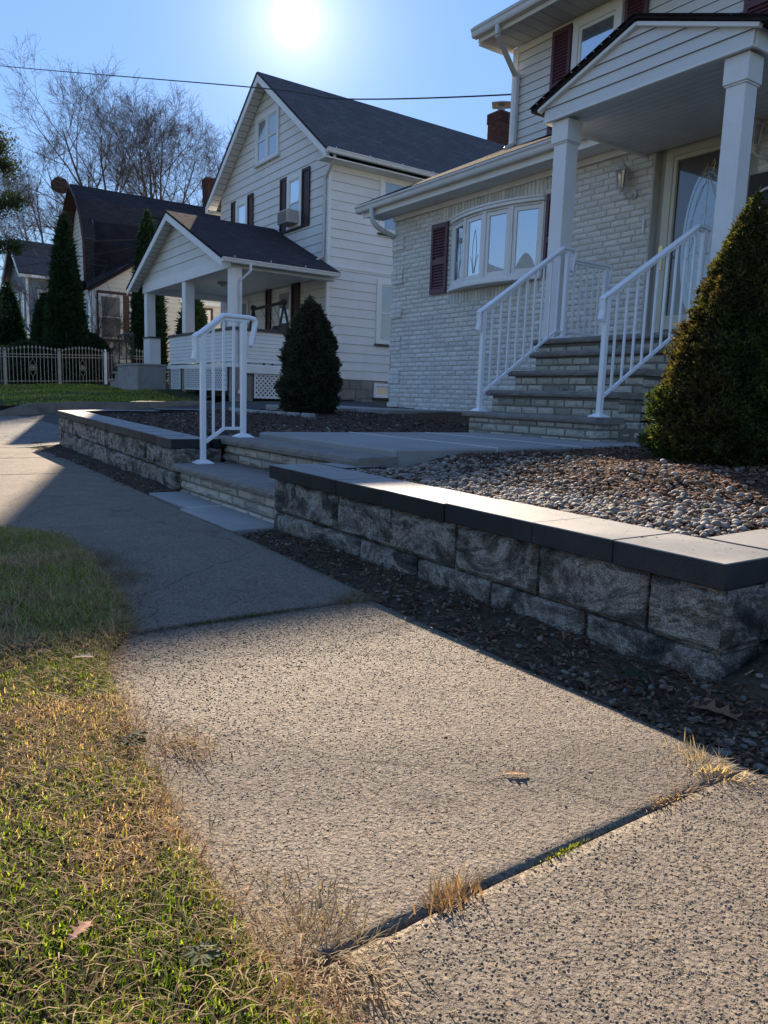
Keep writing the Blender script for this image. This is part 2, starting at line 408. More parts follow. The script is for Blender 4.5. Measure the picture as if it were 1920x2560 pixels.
def siding(mb, fr, poly, exp, lap=.016, n0=0.0):
    zs = [p[1] for p in poly]; z = min(zs); top = max(zs)
    while z < top - 1e-4:
        c = clipz(poly, z, min(z + exp, top))
        if len(c) >= 3:
            vs = [fr.P(u, n0 + lap * (1 - (zz - z) / exp), zz) for u, zz in c]
            mb.add(vs, [tuple(range(len(vs)))])
            low = [q for q in c if abs(q[1] - z) < 1e-6]
            if len(low) >= 2:
                ua = min(q[0] for q in low); ub = max(q[0] for q in low)
                keep = mb.cc; mb.color((.40, .385, .37)); g = .003 + exp * .016     # shadow line under each lap, painted in as darker colour
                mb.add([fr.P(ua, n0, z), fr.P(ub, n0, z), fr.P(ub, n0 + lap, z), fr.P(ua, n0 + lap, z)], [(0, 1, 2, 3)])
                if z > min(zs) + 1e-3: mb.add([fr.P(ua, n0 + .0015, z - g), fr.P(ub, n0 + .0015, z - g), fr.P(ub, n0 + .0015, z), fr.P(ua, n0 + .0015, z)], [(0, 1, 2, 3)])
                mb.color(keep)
        z += exp
def bricks(mb, fr, u0, u1, z0, z1, bw=.2, bh=.060, gap=.014, dep=.012, colf=None, holes=(), soldier=(), jit=.004, rot=.006):
    rnd = random.Random(int((u0 + 50) * 977 + z0 * 131)); row = 0; z = z0
    def one(ua, ub, za, zb):
        for (a, b, c, d) in holes:
            if ub > a and ua < b and zb > c and za < d:
                if ua >= a and ub <= b: return
                if ua < a: ub = min(ub, a)
                elif ub > b: ua = max(ua, b)
        if ub - ua < .02: return
        if colf: mb.color(colf(rnd, ua, za))
        j = lambda s: rnd.uniform(-s, s)
        d0 = dep + j(jit)
        um, zm = (ua + ub) / 2 + j(.3 * (ub - ua) * .5), (za + zb) / 2 + j(.006)
        P = fr.P; e = min(.009, (zb - za) * .2)
        back = [P(ua, -.004, za), P(ub, -.004, za), P(ub, -.004, zb), P(ua, -.004, zb)]
        fro = [P(ua + e * .4 + j(.002), d0 - .005 + j(jit), za + e * .3 + j(.0015)), P(ub - e * .4 + j(.002), d0 - .005 + j(jit), za + e * .3 + j(.0015)), P(ub - e * .4 + j(.002), d0 - .005 + j(jit), zb - e * .3 + j(.0015)), P(ua + e * .4 + j(.002), d0 - .005 + j(jit), zb - e * .3 + j(.0015))]
        mid = [P(um - (ub - ua) * .22, d0 + rot + j(rot), zm), P(um + (ub - ua) * .22, d0 + rot + j(rot), zm + j(.006))]
        mb.add(back + fro + mid, [(0, 1, 5, 4), (1, 2, 6, 5), (2, 3, 7, 6), (3, 0, 4, 7), (4, 5, 9, 8), (5, 6, 9), (6, 7, 8, 9), (7, 4, 8)])
    while z < z1 - .02:
        zt = min(z + bh, z1); u = u0 - (bw + gap) * (.5 if row % 2 else 0) - rnd.uniform(0, .02)
        insold = None
        for sd in soldier:
            if z + bh * .5 > sd[2] and z + bh * .5 < sd[3]: insold = sd
        while u < u1:
            L = bw * rnd.uniform(.94, 1.06); ua, ub = max(u, u0), min(u + L, u1)
            if ub - ua > .02:
                if insold and ub > insold[0] and ua < insold[1]:
                    if ua < insold[0]: one(ua, insold[0] - gap, z, zt)
                    if ub > insold[1]: one(insold[1] + gap, ub, z, zt)
                else: one(ua, ub, z, zt)
            u += L + gap
        z += bh + gap; row += 1
    for sd in soldier:
        u = sd[0]
        while u < sd[1]:
            one(u, min(u + bh, sd[1]), sd[2], sd[3] - gap); u += bh + gap
def roofq(mb, e0, e1, r1, r0, th=.05, uv0=0):
    """roof slab: eave e0->e1, ridge r1<-r0, uv in metres"""
    e0, e1, r1, r0 = map(Vector, (e0, e1, r1, r0)); n = (e1 - e0).cross(r0 - e0).normalized()
    if n.z < 0: n = -n
    d = n * th; L = (e1 - e0).length; S = (r0 - e0).length
    ed = (e1 - e0).normalized()
    uvs = [((p - e0).dot(ed), ((p - e0) - ed * (p - e0).dot(ed)).length) for p in (e0, e1, r1, r0)]
    vs = [e0, e1, r1, r0, e0 + d, e1 + d, r1 + d, r0 + d]
    mb.add(vs, [(3, 2, 1, 0), (4, 5, 6, 7), (0, 1, 5, 4), (1, 2, 6, 5), (2, 3, 7, 6), (3, 0, 4, 7)],
           [uvs[::-1], uvs, [(0, 0)] * 4, [(0, 0)] * 4, [(0, 0)] * 4, [(0, 0)] * 4])
def gutter(mb, p, q, out, w=.12, h=.11):
    """K-style gutter from p to q (top inner edge), out = outward unit vector"""
    prof = [(0, 0), (w, 0), (w, -.025), (w * .86, -.045), (w * .80, -h * .8), (w * .7, -h), (0, -h)]
    p, q, o = Vector(p), Vector(q), Vector(out)
    a = [p + o * x + Vector((0, 0, z)) for x, z in prof]; b = [q + o * x + Vector((0, 0, z)) for x, z in prof]
    mb.prism(a, b)
def window(parent, fr, u0, u1, z0, z1, trim=.09, sashes=1, dh=True, pane='glass', n0=.018, sill=True, sillmat='darksill', frame='trim', split=.5, lower=None):
    mb = MB(); B = lambda *a: fr.box(mb, *a)
    B(u0, u0 + trim, n0 - .03, n0 + .03, z0, z1); B(u1 - trim, u1, n0 - .03, n0 + .03, z0, z1)
    B(u0 + trim, u1 - trim, n0 - .03, n0 + .029, z1 - trim, z1); B(u0 + trim, u1 - trim, n0 - .03, n0 + .029, z0, z0 + trim * .55)
    iu0, iu1, iz0, iz1 = u0 + trim, u1 - trim, z0 + trim * .55, z1 - trim
    mull = trim * .9; w = ((iu1 - iu0) - mull * (sashes - 1)) / sashes; panes = []
    s = min(.045, trim * .5)
    for k in range(sashes):
        a = iu0 + k * (w + mull); b = a + w
        if k: B(a - mull, a, n0 - .03, n0 + .027, iz0, iz1)
        zm = iz0 + (iz1 - iz0) * split
        B(a, a + s, n0 - .02, n0 + .010, iz0, iz1); B(b - s, b, n0 - .02, n0 + .010, iz0, iz1)
        B(a + s, b - s, n0 - .02, n0 + .009, iz1 - s, iz1); B(a + s, b - s, n0 - .02, n0 + .009, iz0, iz0 + s)
        if dh:
            B(a + s, b - s, n0 - .02, n0 + .014, zm - s * .5, zm + s * .5)
            panes.append((a + s, b - s, zm + s * .5, iz1 - s, 0)); panes.append((a + s, b - s, iz0 + s, zm - s * .5, 1))
        else: panes.append((a + s, b - s, iz0 + s, iz1 - s, 0))
    w_ = mb.build('window', MT[frame], parent, bevel=.004)
    for which in (0, 1):
        mp = MB()
        for (a, b, c, d, wh) in panes:
            if wh == which: fr.box(mp, a, b, n0 - .015, n0 - .004 - .003 * wh, c, d)
        if mp.v: mp.build('pane', MT[(lower or pane) if which else pane], w_)
    if sill:
        ms = MB(); fr.box(ms, u0 - .03, u1 + .03, n0 - .02, n0 + .06, z0 - .055, z0 - .002); ms.build('sill', MT[sillmat], w_, bevel=.004)
    return w_
def shutter(parent, fr, u0, u1, z0, z1, mat, n0=.02, pitch=.045, mid=True):
    mb = MB(); B = lambda *a: fr.box(mb, *a); s = .05
    B(u0, u0 + s, n0, n0 + .035, z0, z1); B(u1 - s, u1, n0, n0 + .035, z0, z1)
    B(u0 + s, u1 - s, n0, n0 + .034, z0, z0 + .08); B(u0 + s, u1 - s, n0, n0 + .034, z1 - .07, z1)
    zm = (z0 + z1) / 2 - .05
    if mid: B(u0 + s, u1 - s, n0, n0 + .034, zm - .04, zm + .04)
    B(u0 + s, u1 - s, n0 - .004, n0 + .004, z0 + .08, z1 - .07)
    if pitch:
        z = z0 + .09
        while z < z1 - .08:
            if not (mid and abs(z - zm) < .055):
                P = fr.P
                mb.add([P(u0 + s, n0 + .03, z), P(u1 - s, n0 + .03, z), P(u1 - s, n0 + .008, z + pitch * .85), P(u0 + s, n0 + .008, z + pitch * .85),
                        P(u0 + s, n0 + .022, z - .006), P(u1 - s, n0 + .022, z - .006)], [(0, 1, 2, 3), (4, 5, 1, 0)])
            z += pitch
    return mb.build('shutter', MT[mat], parent)
SUN_E, SKY_E, EXPO, SKY_K, SKY_T = 4.6, .15, 1.62, .52, (1.0, .98, 1.03, 1)
# ================================================================== the white brick house
def prism_y(mb, xz, y0, y1):
    mb.prism([(x, y0, z) for x, z in xz], [(x, y1, z) for x, z in xz])
H = thing('brick_house', 'white painted brick house with maroon shutters, bow window and gabled entrance portico', 'house', (-6, 7.75, -.3))
mb = MB()
mb.box(-11.06, -5.86, 7.75, 15.5, -.5, 3.12); mb.box(-5.8595, -4.6, 7.88, 15.4, -.5, 3.10); mb.box(-4.5995, 1.2, 7.75, 15.5, -.5, 3.12)
mb.box(-5.86, -4.6, 7.7505, 7.879, 3.02, 3.119)
core = mb.build('wall', MT['mortarwhite'], H)
fh = FR((0, 7.75, 0), (1, 0, 0), (0, -1, 0))
mb = MB()
def cw(r, u, z):
    k = r.uniform(.86, 1.08); return (k, k, k * r.uniform(.97, 1.0))
bricks(mb, fh, -11.06, -5.87, -.42, 3.06, holes=[(-9.52, -7.56, 1.66, 2.80)], soldier=[(-9.75, -7.3, 2.80, 3.02), (-9.5, -7.58, 1.49, 1.665)], colf=cw, rot=.0015, jit=.003, dep=.014)
bricks(mb, fh, -4.6, 1.1, .5, 3.06, colf=cw, rot=.0015, jit=.003, dep=.014)
# quoin blocks at the corner
for k in range(6):
    z = -.30 + k * .56
    mb.color((.98, .98, .98))
    for r_ in range(3):
        rr = random.Random(k * 9 + r_)
        for a, b in ((-11.085, -10.93), (-10.92, -10.77)):
            mb.box(a, b, 7.75 - .030 - rr.uniform(0, .008), 7.76, z + r_ * .078, z + r_ * .078 + .068)
fb = mb.build('brick_facing', MT['brickwhite'], H)
# soffit, fascia, gutter of the lower eave
mb = MB(); mb.box(-11.45, -6.0, 7.36, 7.749, 3.062, 3.08); mb.box(-11.45, -6.0, 7.335, 7.359, 3.04, 3.22); mb.box(-11.06, -6.0, 7.72, 7.7495, 3.0, 3.061); mb.box(-11.06, -5.9, 7.70, 7.733, 2.98, 3.0605)
mb.build('soffit', MT['trim'], H, bevel=.003)
mb = MB(); gutter(mb, (-11.55, 7.333, 3.235), (-6.02, 7.333, 3.235), (0, -1, 0), .12, .11); mb.build('gutter', MT['gutter'], H)
mb = MB(); mb.tube([(-11.08, 7.27, 3.13), (-11.08, 7.27, 3.02), (-11.07, 7.29, 2.93), (-11.05, 7.36, 2.85), (-11.03, 7.50, 2.79), (-11.02, 7.66, 2.745), (-11.10, 7.78, 2.70), (-11.12, 7.82, 2.2), (-11.12, 7.82, -.1)], .042, 10)
mb.build('downspout', MT['gutter'], H, smooth=True)
mb = MB()
S = .49
# lower roof: front slope, left slope with hip
roofq(mb, (-11.5, 7.30, 3.24), (-6.0, 7.30, 3.24), (-6.0, 8.75, 3.24 + 1.45 * S), (-10.05, 8.75, 3.24 + 1.45 * S), .04)
roofq(mb, (-6.0, 7.30, 3.24), (1.3, 7.30, 3.24), (1.3, 8.75, 3.24 + 1.45 * S), (-6.0, 8.75, 3.24 + 1.45 * S), .039)
roofq(mb, (-11.5, 15.8, 3.24), (-11.5, 7.30, 3.24), (-9.3, 9.50, 3.24 + 2.2 * S), (-9.3, 15.8, 3.24 + 2.2 * S), .041)
roofq(mb, (-10.06, 8.74, 3.245 + 1.44 * S), (-9.3, 8.74, 3.245 + 1.44 * S), (-9.3, 9.49, 3.24 + 2.2 * S), (-9.31, 9.49, 3.24 + 2.2 * S), .038)
# ragged shingle butts along the gutter
for i in range(60):
    x = -11.45 + i * .09
    z = .012 + .012 * random.random(); mb.add([(x, 7.285, 3.262), (x + .085, 7.285, 3.262), (x + .085, 7.40, 3.30 + z), (x, 7.40, 3.30 + z)], [(0, 1, 2, 3)], [[(i * .3, .0), (i * .3 + .3, .0), (i * .3 + .3, .12), (i * .3, .12)]])
mb.build('lower_roof', MT['shingle_h'], H)
# upper storey
mb = MB(); mb.box(-9.34, 1.2, 8.72, 15.2, 3.3, 5.6); fu = FR((0, 8.72, 0), (1, 0, 0), (0, -1, 0))
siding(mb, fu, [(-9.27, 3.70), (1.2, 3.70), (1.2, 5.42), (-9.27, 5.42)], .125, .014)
mb.build('upper_wall', MT['lowsiding'], H)
mb = MB(); mb.box(-9.37, -9.26, 8.69, 8.80, 3.80, 5.42); mb.box(-9.26, 1.2, 8.695, 8.72, 5.33, 5.42); mb.build('corner_post', MT['trim'], H, bevel=.004)
mb = MB()
for i in range(54):
    x = -9.50 + i * .2; mb.box(x, x + .19, 8.12, 8.694, 5.425, 5.437)
mb.box(-9.5, 1.2, 8.13, 8.69, 5.438, 5.445); mb.box(-9.5, -9.38, 8.70, 14.8, 5.425, 5.437)
mb.build('upper_soffit', MT['soffit'], H)
mb = MB(); mb.box(-9.52, 1.2, 8.095, 8.119, 5.40, 5.56); mb.box(-9.535, -9.505, 8.12, 8.70, 5.37, 5.56); mb.build('fascia', MT['trim'], H, bevel=.003)
mb = MB(); gutter(mb, (-9.56, 8.094, 5.575), (1.2, 8.094, 5.575), (0, -1, 0), .13, .12); mb.build('gutter', MT['gutter'], H)
mb = MB(); mb.beam((-9.02, 8.03, 5.47), (-9.02, 8.03, 5.33), .07, .06); mb.beam((-9.02, 8.03, 5.33), (-9.22, 8.62, 4.98), .07, .06); mb.beam((-9.22, 8.655, 5.02), (-9.22, 8.655, 3.97), .075, .065, (0, 1, 0)); mb.beam((-9.22, 8.655, 3.99), (-9.27, 8.52, 3.90), .07, .06)
mb.build('downspout', MT['gutter'], H, bevel=.012, seg=2)
mb = MB()
roofq(mb, (-9.58, 8.05, 5.58), (1.3, 8.05, 5.58), (1.3, 11.6, 7.3), (-9.58, 11.6, 7.3), .05); roofq(mb, (1.3, 15.2, 5.58), (-9.58, 15.2, 5.58), (-9.58, 11.6, 7.3), (1.3, 11.6, 7.3), .049)
prism_y(mb, [(0, 0), (0, 0), (0, 0)], 0, 0) if False else None
mb.build('upper_roof', MT['shingle_h'], H)
mb = MB(); mb.prism([(-9.33, 8.8, 5.45), (-9.33, 14.7, 5.45), (-9.33, 11.6, 7.22)], [(1.1, 8.8, 5.45), (1.1, 14.7, 5.45), (1.1, 11.6, 7.22)]); mb.build('gable_wall', MT['lowsiding'], H)
window(H, fu, -8.13, -7.28, 4.00, 5.36, trim=.10, pane='glass_blue', n0=.03, lower='glass')
window(H, fu, -5.12, -4.2, 4.00, 5.36, trim=.10, pane='glass_blue', n0=.03, lower='glass')
for a, b in ((-8.53, -8.17), (-7.24, -6.88), (-5.52, -5.16)): shutter(H, fu, a, b, 3.93, 5.37, 'maroon', n0=.018)
shutter(H, fh, -9.97, -9.57, 1.67, 2.75, 'maroon', n0=.022); shutter(H, fh, -7.50, -7.13, 1.67, 2.75, 'maroon', n0=.022)
# bow window
bw = MB(); u0, u1, sag = -9.50, -7.58, .21
hw = (u1 - u0) / 2; Rr = (hw * hw + sag * sag) / (2 * sag); um = (u0 + u1) / 2
def arc(t, off=0):
    a = math.asin(hw / Rr) * t; return (um + (Rr + off) * math.sin(a), (Rr + off) * math.cos(a) - (Rr - sag))
A4 = [arc(-1 + .5 * k) for k in range(5)]
def slab(mb, z0, z1, off, back=-.02):
    pts = [arc(-1 + 2 * k / 12, off) for k in range(13)]
    pl = [fh.P(u, max(n, back + .001), z0) for u, n in pts] + [fh.P(u1 + off * .7, back, z0), fh.P(u0 - off * .7, back, z0)]
    pt = [p + Vector((0, 0, z1 - z0)) for p in pl]; mb.prism(pl, pt)
slab(bw, 1.675, 1.715, .055); slab(bw, 1.7155, 1.745, .03); slab(bw, 2.70, 2.745, .045); slab(bw, 2.7455, 2.775, .06)
bow = bw.build('bow_window', MT['trim'], H, bevel=.004)
for k in range(4):
    (ua, na), (ub, nb) = A4[k], A4[k + 1]; pa = fh.P(ua, na, 0); pb = fh.P(ub, nb, 0); L = (pb - pa).length
    ud = (pb - pa).normalized(); nd = Vector((ud.y, -ud.x, 0)); f = FR(pa, ud, nd); m2 = MB(); B = lambda *a: f.box(m2, *a)
    z0, z1 = 1.746, 2.699
    B(.0, .035, -.05, .012, z0, z1); B(L - .035, L, -.05, .012, z0, z1); B(.0351, L - .0351, -.05, .011, z1 - .03, z1); B(.0351, L - .0351, -.05, .011, z0, z0 + .03)
    B(.038, .09, -.04, -.004, z0 + .031, z1 - .031); B(L - .09, L - .038, -.04, -.004, z0 + .031, z1 - .031); B(.0901, L - .0901, -.04, -.005, z1 - .09, z1 - .032); B(.0901, L - .0901, -.04, -.005, z0 + .032, z0 + .09)
    m2.build('sash', MT['trim'], bow, bevel=.004)
    m2 = MB(); f.box(m2, .09, L - .09, -.035, -.022, z0 + .09, z1 - .09); m2.build('pane', MT['glass' if k == 0 else 'glass_blue'], bow)
    if k in (0, 1):   # leaded glass swirl
        m2 = MB(); cx = L / 2
        for s in (-1, 1):
            m2.tube([f.P(cx + s * .05 * math.sin(t * 3.1), -.019, z0 + .12 + t * .62) for t in [i / 14 for i in range(15)]], .004, 4)
            m2.tube([f.P(cx + s * (.02 + .09 * t), -.019, z0 + .12 + .25 * t * (2 - t)) for t in [i / 8 for i in range(9)]], .004, 4)
        m2.build('leaded_pattern', MT['lightpane'], bow)
    if k in (2, 3):   # lace swags behind the glass seen as pale drapes
        m2 = MB(); n = 14; pts = []
        for i in range(n + 1):
            t = i / n; zz = z0 + .10 + .20 * abs(math.sin(t * math.pi)) if k == 3 else z0 + .10 + .12 * (1 - t)
            pts.append((.092 + (L - .184) * t, zz))
        base = [f.P(u, -.0215, z0 + .091) for u, z in pts]; top = [f.P(u, -.0215, z) for u, z in pts]
        m2.add(base + top, [(i, i + 1, n + 2 + i, n + 1 + i) for i in range(n)])
        m2.build('curtain', MT['curtain'], bow)
# entrance door
fd = FR((-.06, 7.75, 0), (1, 0, 0), (0, -1, 0)); mb = MB(); B = lambda *a: fd.box(mb, *a)
B(-5.70, -5.60, -.128, -.055, .86, 2.95); B(-4.84, -4.74, -.128, -.055, .86, 2.95); B(-5.5999, -4.8401, -.128, -.056, 2.83, 2.95)
B(-5.60, -5.555, -.12, -.065, .90, 2.83); B(-4.885, -4.84, -.12, -.065, .90, 2.83); B(-5.5549, -4.8851, -.12, -.066, 2.78, 2.83); B(-5.5549, -4.8851, -.12, -.066, .90, 1.06)
B(-5.72, -4.72, -.128, -.02, .80, .859)
door = mb.build('door', MT['almond'], H, bevel=.004)
mb = MB(); fd.box(mb, -5.555, -4.885, -.110, -.100, 1.06, 2.78); mb.build('glass', MT['glass_door'], door)
cu = -5.16
mb = MB(); pl = [fd.P(cu + min(.27, .27 * math.cos(t)), -.0988, 1.82 + .82 * math.sin(t)) for t in [2 * math.pi * i / 40 for i in range(40)]]; mb.add(pl, [tuple(range(40))[::-1]]); mb.build('oval_glass', MT['glass_oval'], door)
def oval(r1, r2, zc, rad=.0045, n=28): return [fd.P(cu + r1 * math.sin(2 * math.pi * i / n), -.096, zc + r2 * math.cos(2 * math.pi * i / n)) for i in range(n + 1)]
mb = MB(); mb.tube(oval(.24, .72, 1.86), .005, 4); mb.tube(oval(.17, .62, 1.86), .004, 4)
for s in (-1, 1):
    mb.tube([fd.P(cu + s * .22 * math.sin(t * 1.7), -.096, 2.55 - t * .9) for t in [i / 10 for i in range(11)]], .004, 4)
    mb.tube([fd.P(cu + s * (.02 + .16 * t), -.096, 2.02 - .35 * t * t) for t in [i / 8 for i in range(9)]], .005, 4)
    mb.tube([fd.P(cu + s * (.02 + .16 * t), -.096, 1.70 + .35 * t * t) for t in [i / 8 for i in range(9)]], .005, 4)
mb.tube([fd.P(cu, -.096, 2.56), fd.P(cu, -.096, 1.15)], .003, 4)
for (du, dz, a, b) in ((-.05, .12, .022, .035), (.05, .12, .022, .035), (0, .18, .014, .05), (-.045, 0, .018, .05), (.045, 0, .018, .05), (-.10, -.10, .022, .03), (.10, -.10, .022, .03), (0, -.12, .02, .03), (-.09, -.24, .018, .06), (.09, -.24, .018, .06), (-.04, -.36, .018, .04), (.04, -.36, .018, .04)):
    pl = [fd.P(cu + du + a * math.cos(t), -.097, 2.0 + dz + b * math.sin(t)) for t in [2 * math.pi * i / 12 for i in range(12)]]
    mb.add(pl, [tuple(range(12))[::-1]])
mb.build('leaded_pattern', MT['lightpane'], door)
mb = MB()   # house number 24 in script strokes
mb.tube([fd.P(-5.215 + x, -.094, 2.57 + z) for x, z in ((-.005, .10), (.012, .118), (.035, .112), (.038, .09), (.02, .055), (-.012, .008), (.0, .004), (.022, .012), (.045, .006))], .0045, 5)
mb.tube([fd.P(-5.125 + x, -.094, 2.60 + z) for x, z in ((.022, .105), (.008, .07), (-.012, .045), (.01, .047), (.042, .052))], .0045, 5)
mb.tube([fd.P(-5.125 + x, -.094, 2.60 + z) for x, z in ((.035, .08), (.028, .04), (.018, 0), (.014, -.02))], .0045, 5)
mb.build('house_number', MT['brass'], door)
mb = MB(); fd.box(mb, -5.695, -5.64, -.055, -.044, 1.58, 1.86); mb.tube([fd.P(-5.668, -.03, 1.74), fd.P(-5.62, -.01, 1.745), fd.P(-5.56, .0, 1.73), fd.P(-5.53, -.01, 1.74)], .008, 6); mb.tube([fd.P(-5.668, -.05, 1.74), fd.P(-5.668, -.02, 1.74)], .014, 8); mb.tube([fd.P(-5.668, -.05, 1.64), fd.P(-5.668, -.03, 1.64)], .013, 8)
mb.build('handle', MT['brass'], door, bevel=.003)
fd = FR((0, 7.75, 0), (1, 0, 0), (0, -1, 0))
mb = MB(); fd.box(mb, -5.9555, -5.925, .018, .032, 2.02, 2.19); mb.build('doorbell', MT['trim'], H, bevel=.006)
mb = MB(); fd.box(mb, -4.66, -4.2, .02, .035, 1.93, 2.40); pq = mb.build('plaque', MT['black'], H)
mb = MB(); mb.tube([fd.P(-4.43 + .13 * math.sin(2 * math.pi * i / 28), .045, 2.14 + .095 * math.cos(2 * math.pi * i / 28)) for i in range(29)], .014, 6); mb.build('plaque_ring', MT['trim'], pq)
def lantern(u, z):
    P = lambda a, n, c: fd.P(u + a, n, z + c); mb = MB()
    mb.tube([P(.10, .015, .02), P(.10, .035, .02)], .055, 12); mb.tube([P(.10, .03, .02), P(.10, .08, -.03), P(.07, .12, -.02), P(.02, .13, .03), P(0, .13, .06)], .013, 7)
    mb.tube([P(0, .13, .04), P(0, .13, .10)], [.015, .045], 6); 
    for k in range(6):
        a = math.pi / 3 * k; r0, r1 = .052, .080
        mb.tube([P(r0 * math.cos(a), .13 + r0 * math.sin(a), .10), P(r1 * math.cos(a), .13 + r1 * math.sin(a), .29)], .0055, 4)
    mb.tube([P(0, .13, .095), P(0, .13, .105)], .057, 6); mb.tube([P(0, .13, .288), P(0, .13, .30), P(0, .13, .365), P(0, .13, .375)], [.092, .088, .025, .018], 6)
    mb.tube([P(0, .13, .375), P(0, .13, .40), P(0, .13, .415), P(0, .13, .45)], [.012, .018, .008, .003], 6)
    l = mb.build('wall_lantern', MT['aged_white'], H)
    m2 = MB(); m2.tube([P(0, .13, .106), P(0, .13, .286)], [.046, .073], 6); m2.build('lantern_glass', MT['glass_cur'], l)
lantern(-6.22, 2.47); lantern(-4.60, 2.55)
# portico
mb = MB(); GX0, GX1, GA, GY = -5.99, -3.73, -4.87, 6.05
fp = FR((0, GY, 0), (1, 0, 0), (0, -1, 0))
mb.prism([(GX0 + .01, GY + .001, 2.89), (GX1 - .01, GY + .001, 2.89), (GX1 - .01, GY + .001, 3.03), (GA, GY + .001, 3.43), (GX0 + .01, GY + .001, 3.03)], [(x, GY + .10, z) for x, z in ((GX0 + .01, 2.89), (GX1 - .01, 2.89), (GX1 - .01, 3.03), (GA, 3.43), (GX0 + .01, 3.03))])
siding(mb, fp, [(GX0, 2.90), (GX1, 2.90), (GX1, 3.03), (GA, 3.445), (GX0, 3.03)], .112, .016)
mb.build('gable', MT['lowsiding'], H)
mb = MB(); mb.box(GX0, GX1, GY - .022, GY + .02, 2.875, 2.899)
for s in (GX0, GX1): mb.box(s - .012, s + .012, GY + .02, 7.74, 2.875, 3.04)
mb.beam((GX0 - .06, GY - .028, 3.005), (GA, GY - .028, 3.435), .035, .055, (0, 1, 0)); mb.beam((GA, GY - .028, 3.435), (GX1 + .06, GY - .028, 3.005), .035, .055, (0, 1, 0))
mb.build('portico_trim', MT['trim'], H, bevel=.003)
mb = MB(); y = GY + .03
while y < 7.72: mb.box(GX0 + .013, GX1 - .013, y, min(y + .094, 7.735), 2.905, 2.916); y += .1
mb.box(GX0 + .013, GX1 - .013, GY + .02, 7.735, 2.917, 2.925)
mb.build('portico_ceiling', MT['gutter'], H)
mb = MB(); ov = GY - .07
roofq(mb, (GX0 - .13, 8.65, 3.00), (GX0 - .13, ov, 3.00), (GA, ov, 3.475), (GA, 8.65, 3.475), .035); roofq(mb, (GX1 + .13, ov, 3.00), (GX1 + .13, 8.65, 3.00), (GA, 8.65, 3.475), (GA, ov, 3.475), .036)
for i in range(14):   # wavy shingle tabs over the rakes
    for sx, ex in ((GX0 - .15, GA), (GX1 + .15, GA)):
        t = i / 14; x = sx + (ex - sx) * t; x2 = sx + (ex - sx) * (t + .066); z = 3.045 + .47 * t; z2 = 3.045 + .47 * (t + .066); dz = random.uniform(.0, .016)
        mb.add([(x, ov - .028, z - .006), (x2, ov - .028, z2 - .006), (x2, ov + .16, z2 + .006 + dz), (x, ov + .16, z + .006 + dz), (x, ov - .028, z - .018), (x2, ov - .028, z2 - .018)], [(0, 1, 2, 3), (4, 5, 1, 0)])
mb.build('portico_roof', MT['shingle_porch'], H)
def column(x0):
    mb = MB(); w = .175
    mb.box(x0, x0 + w, 6.10, 6.10 + w, .675, 2.66); mb.box(x0 - .022, x0 + w + .022, 6.078, 6.122 + w, 2.661, 2.874)
    mb.box(x0 - .012, x0 + w + .012, 6.088, 6.112 + w, 2.645, 2.6605); mb.box(x0 - .01, x0 + w + .01, 6.09, 6.11 + w, .672, .86)
    return mb.build('column', MT['trim'], H, bevel=.004)
column(-5.885); column(-3.975)

# ================================================================== neighbour house with porch
Nn = thing('gabled_house', 'white clapboard house with steep front gable, dark shutters and a gabled front porch', 'house', (-22.7, 11, -.1))
NX0, NX1, NY = -26.5, -18.95, 11.0
mb = MB(); mb.box(NX0 + .05, NX1 - .05, NY + .05, 22.4, -.3, 6.3); mb.prism([(NX0 + .05, NY + .05, 6.25), (NX1 - .05, NY + .05, 6.25), (-22.72, NY + .05, 9.3)], [(NX0 + .05, 22.4, 6.25), (NX1 - .05, 22.4, 6.25), (-22.72, 22.4, 9.3)])
fN = FR((0, NY, 0), (1, 0, 0), (0, -1, 0)); fS = FR((NX1, 0, 0), (0, 1, 0), (1, 0, 0))
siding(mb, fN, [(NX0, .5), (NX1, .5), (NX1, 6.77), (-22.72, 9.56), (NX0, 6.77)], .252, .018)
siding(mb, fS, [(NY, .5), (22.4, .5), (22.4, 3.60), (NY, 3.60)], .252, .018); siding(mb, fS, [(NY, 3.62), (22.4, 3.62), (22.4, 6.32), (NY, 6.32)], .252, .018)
mb.build('wall', MT['cream_siding'], Nn)
mb = MB(); mb.box(NX1 - .06, NX1 + .028, NY - .028, NY + .07, .5, 6.33); mb.build('corner_post', MT['trim'], Nn, bevel=.004); mb = MB(); mb.box(NX0 - .02, NX0 + .06, NY - .028, NY + .07, .5, 6.3); mb.build('corner_post', MT['trim'], Nn, bevel=.004); mb = MB(); fS.box(mb, NY + .07, 22.4, -.01, .035, 3.58, 3.66); mb.build('belt_board', MT['trim'], Nn, bevel=.004); mb = MB()
fS.box(mb, NY + .071, 22.4, .0, .03, 6.15, 6.34); mb.build('frieze_board', MT['trim'], Nn, bevel=.004)
mb = MB(); rr = random.Random(4)
for r_ in range(3):
    u = NY - .02 - (.2 if r_ % 2 else 0)
    while u < 22.3:
        L = .42; mb.color((rr.uniform(.8, 1.15),) * 3); z = -.32 + r_ * .27; fS.box(mb, max(u, NY - .02), min(u + L - .012, 22.4), -.03, .0 + rr.uniform(.0, .02), z, z + .258); u += L
fS.box(mb, NY, 22.38, -.04, -.012, -.32, .49)
mb.build('foundation', MT['foundation'], Nn, bevel=.006)
def gable_roof(mb, xl, xr, xa, ze, za, y0, y1, th=.06):
    roofq(mb, (xr, y0, ze), (xr, y1, ze), (xa, y1, za), (xa, y0, za), th); roofq(mb, (xl, y1, ze), (xl, y0, ze), (xa, y0, za), (xa, y1, za), th - .001)
mb = MB(); gable_roof(mb, -26.99, -18.45, -22.72, 6.50, 9.65, 10.56, 22.8); mb.build('roof', MT['shingle'], Nn)
mb = MB()
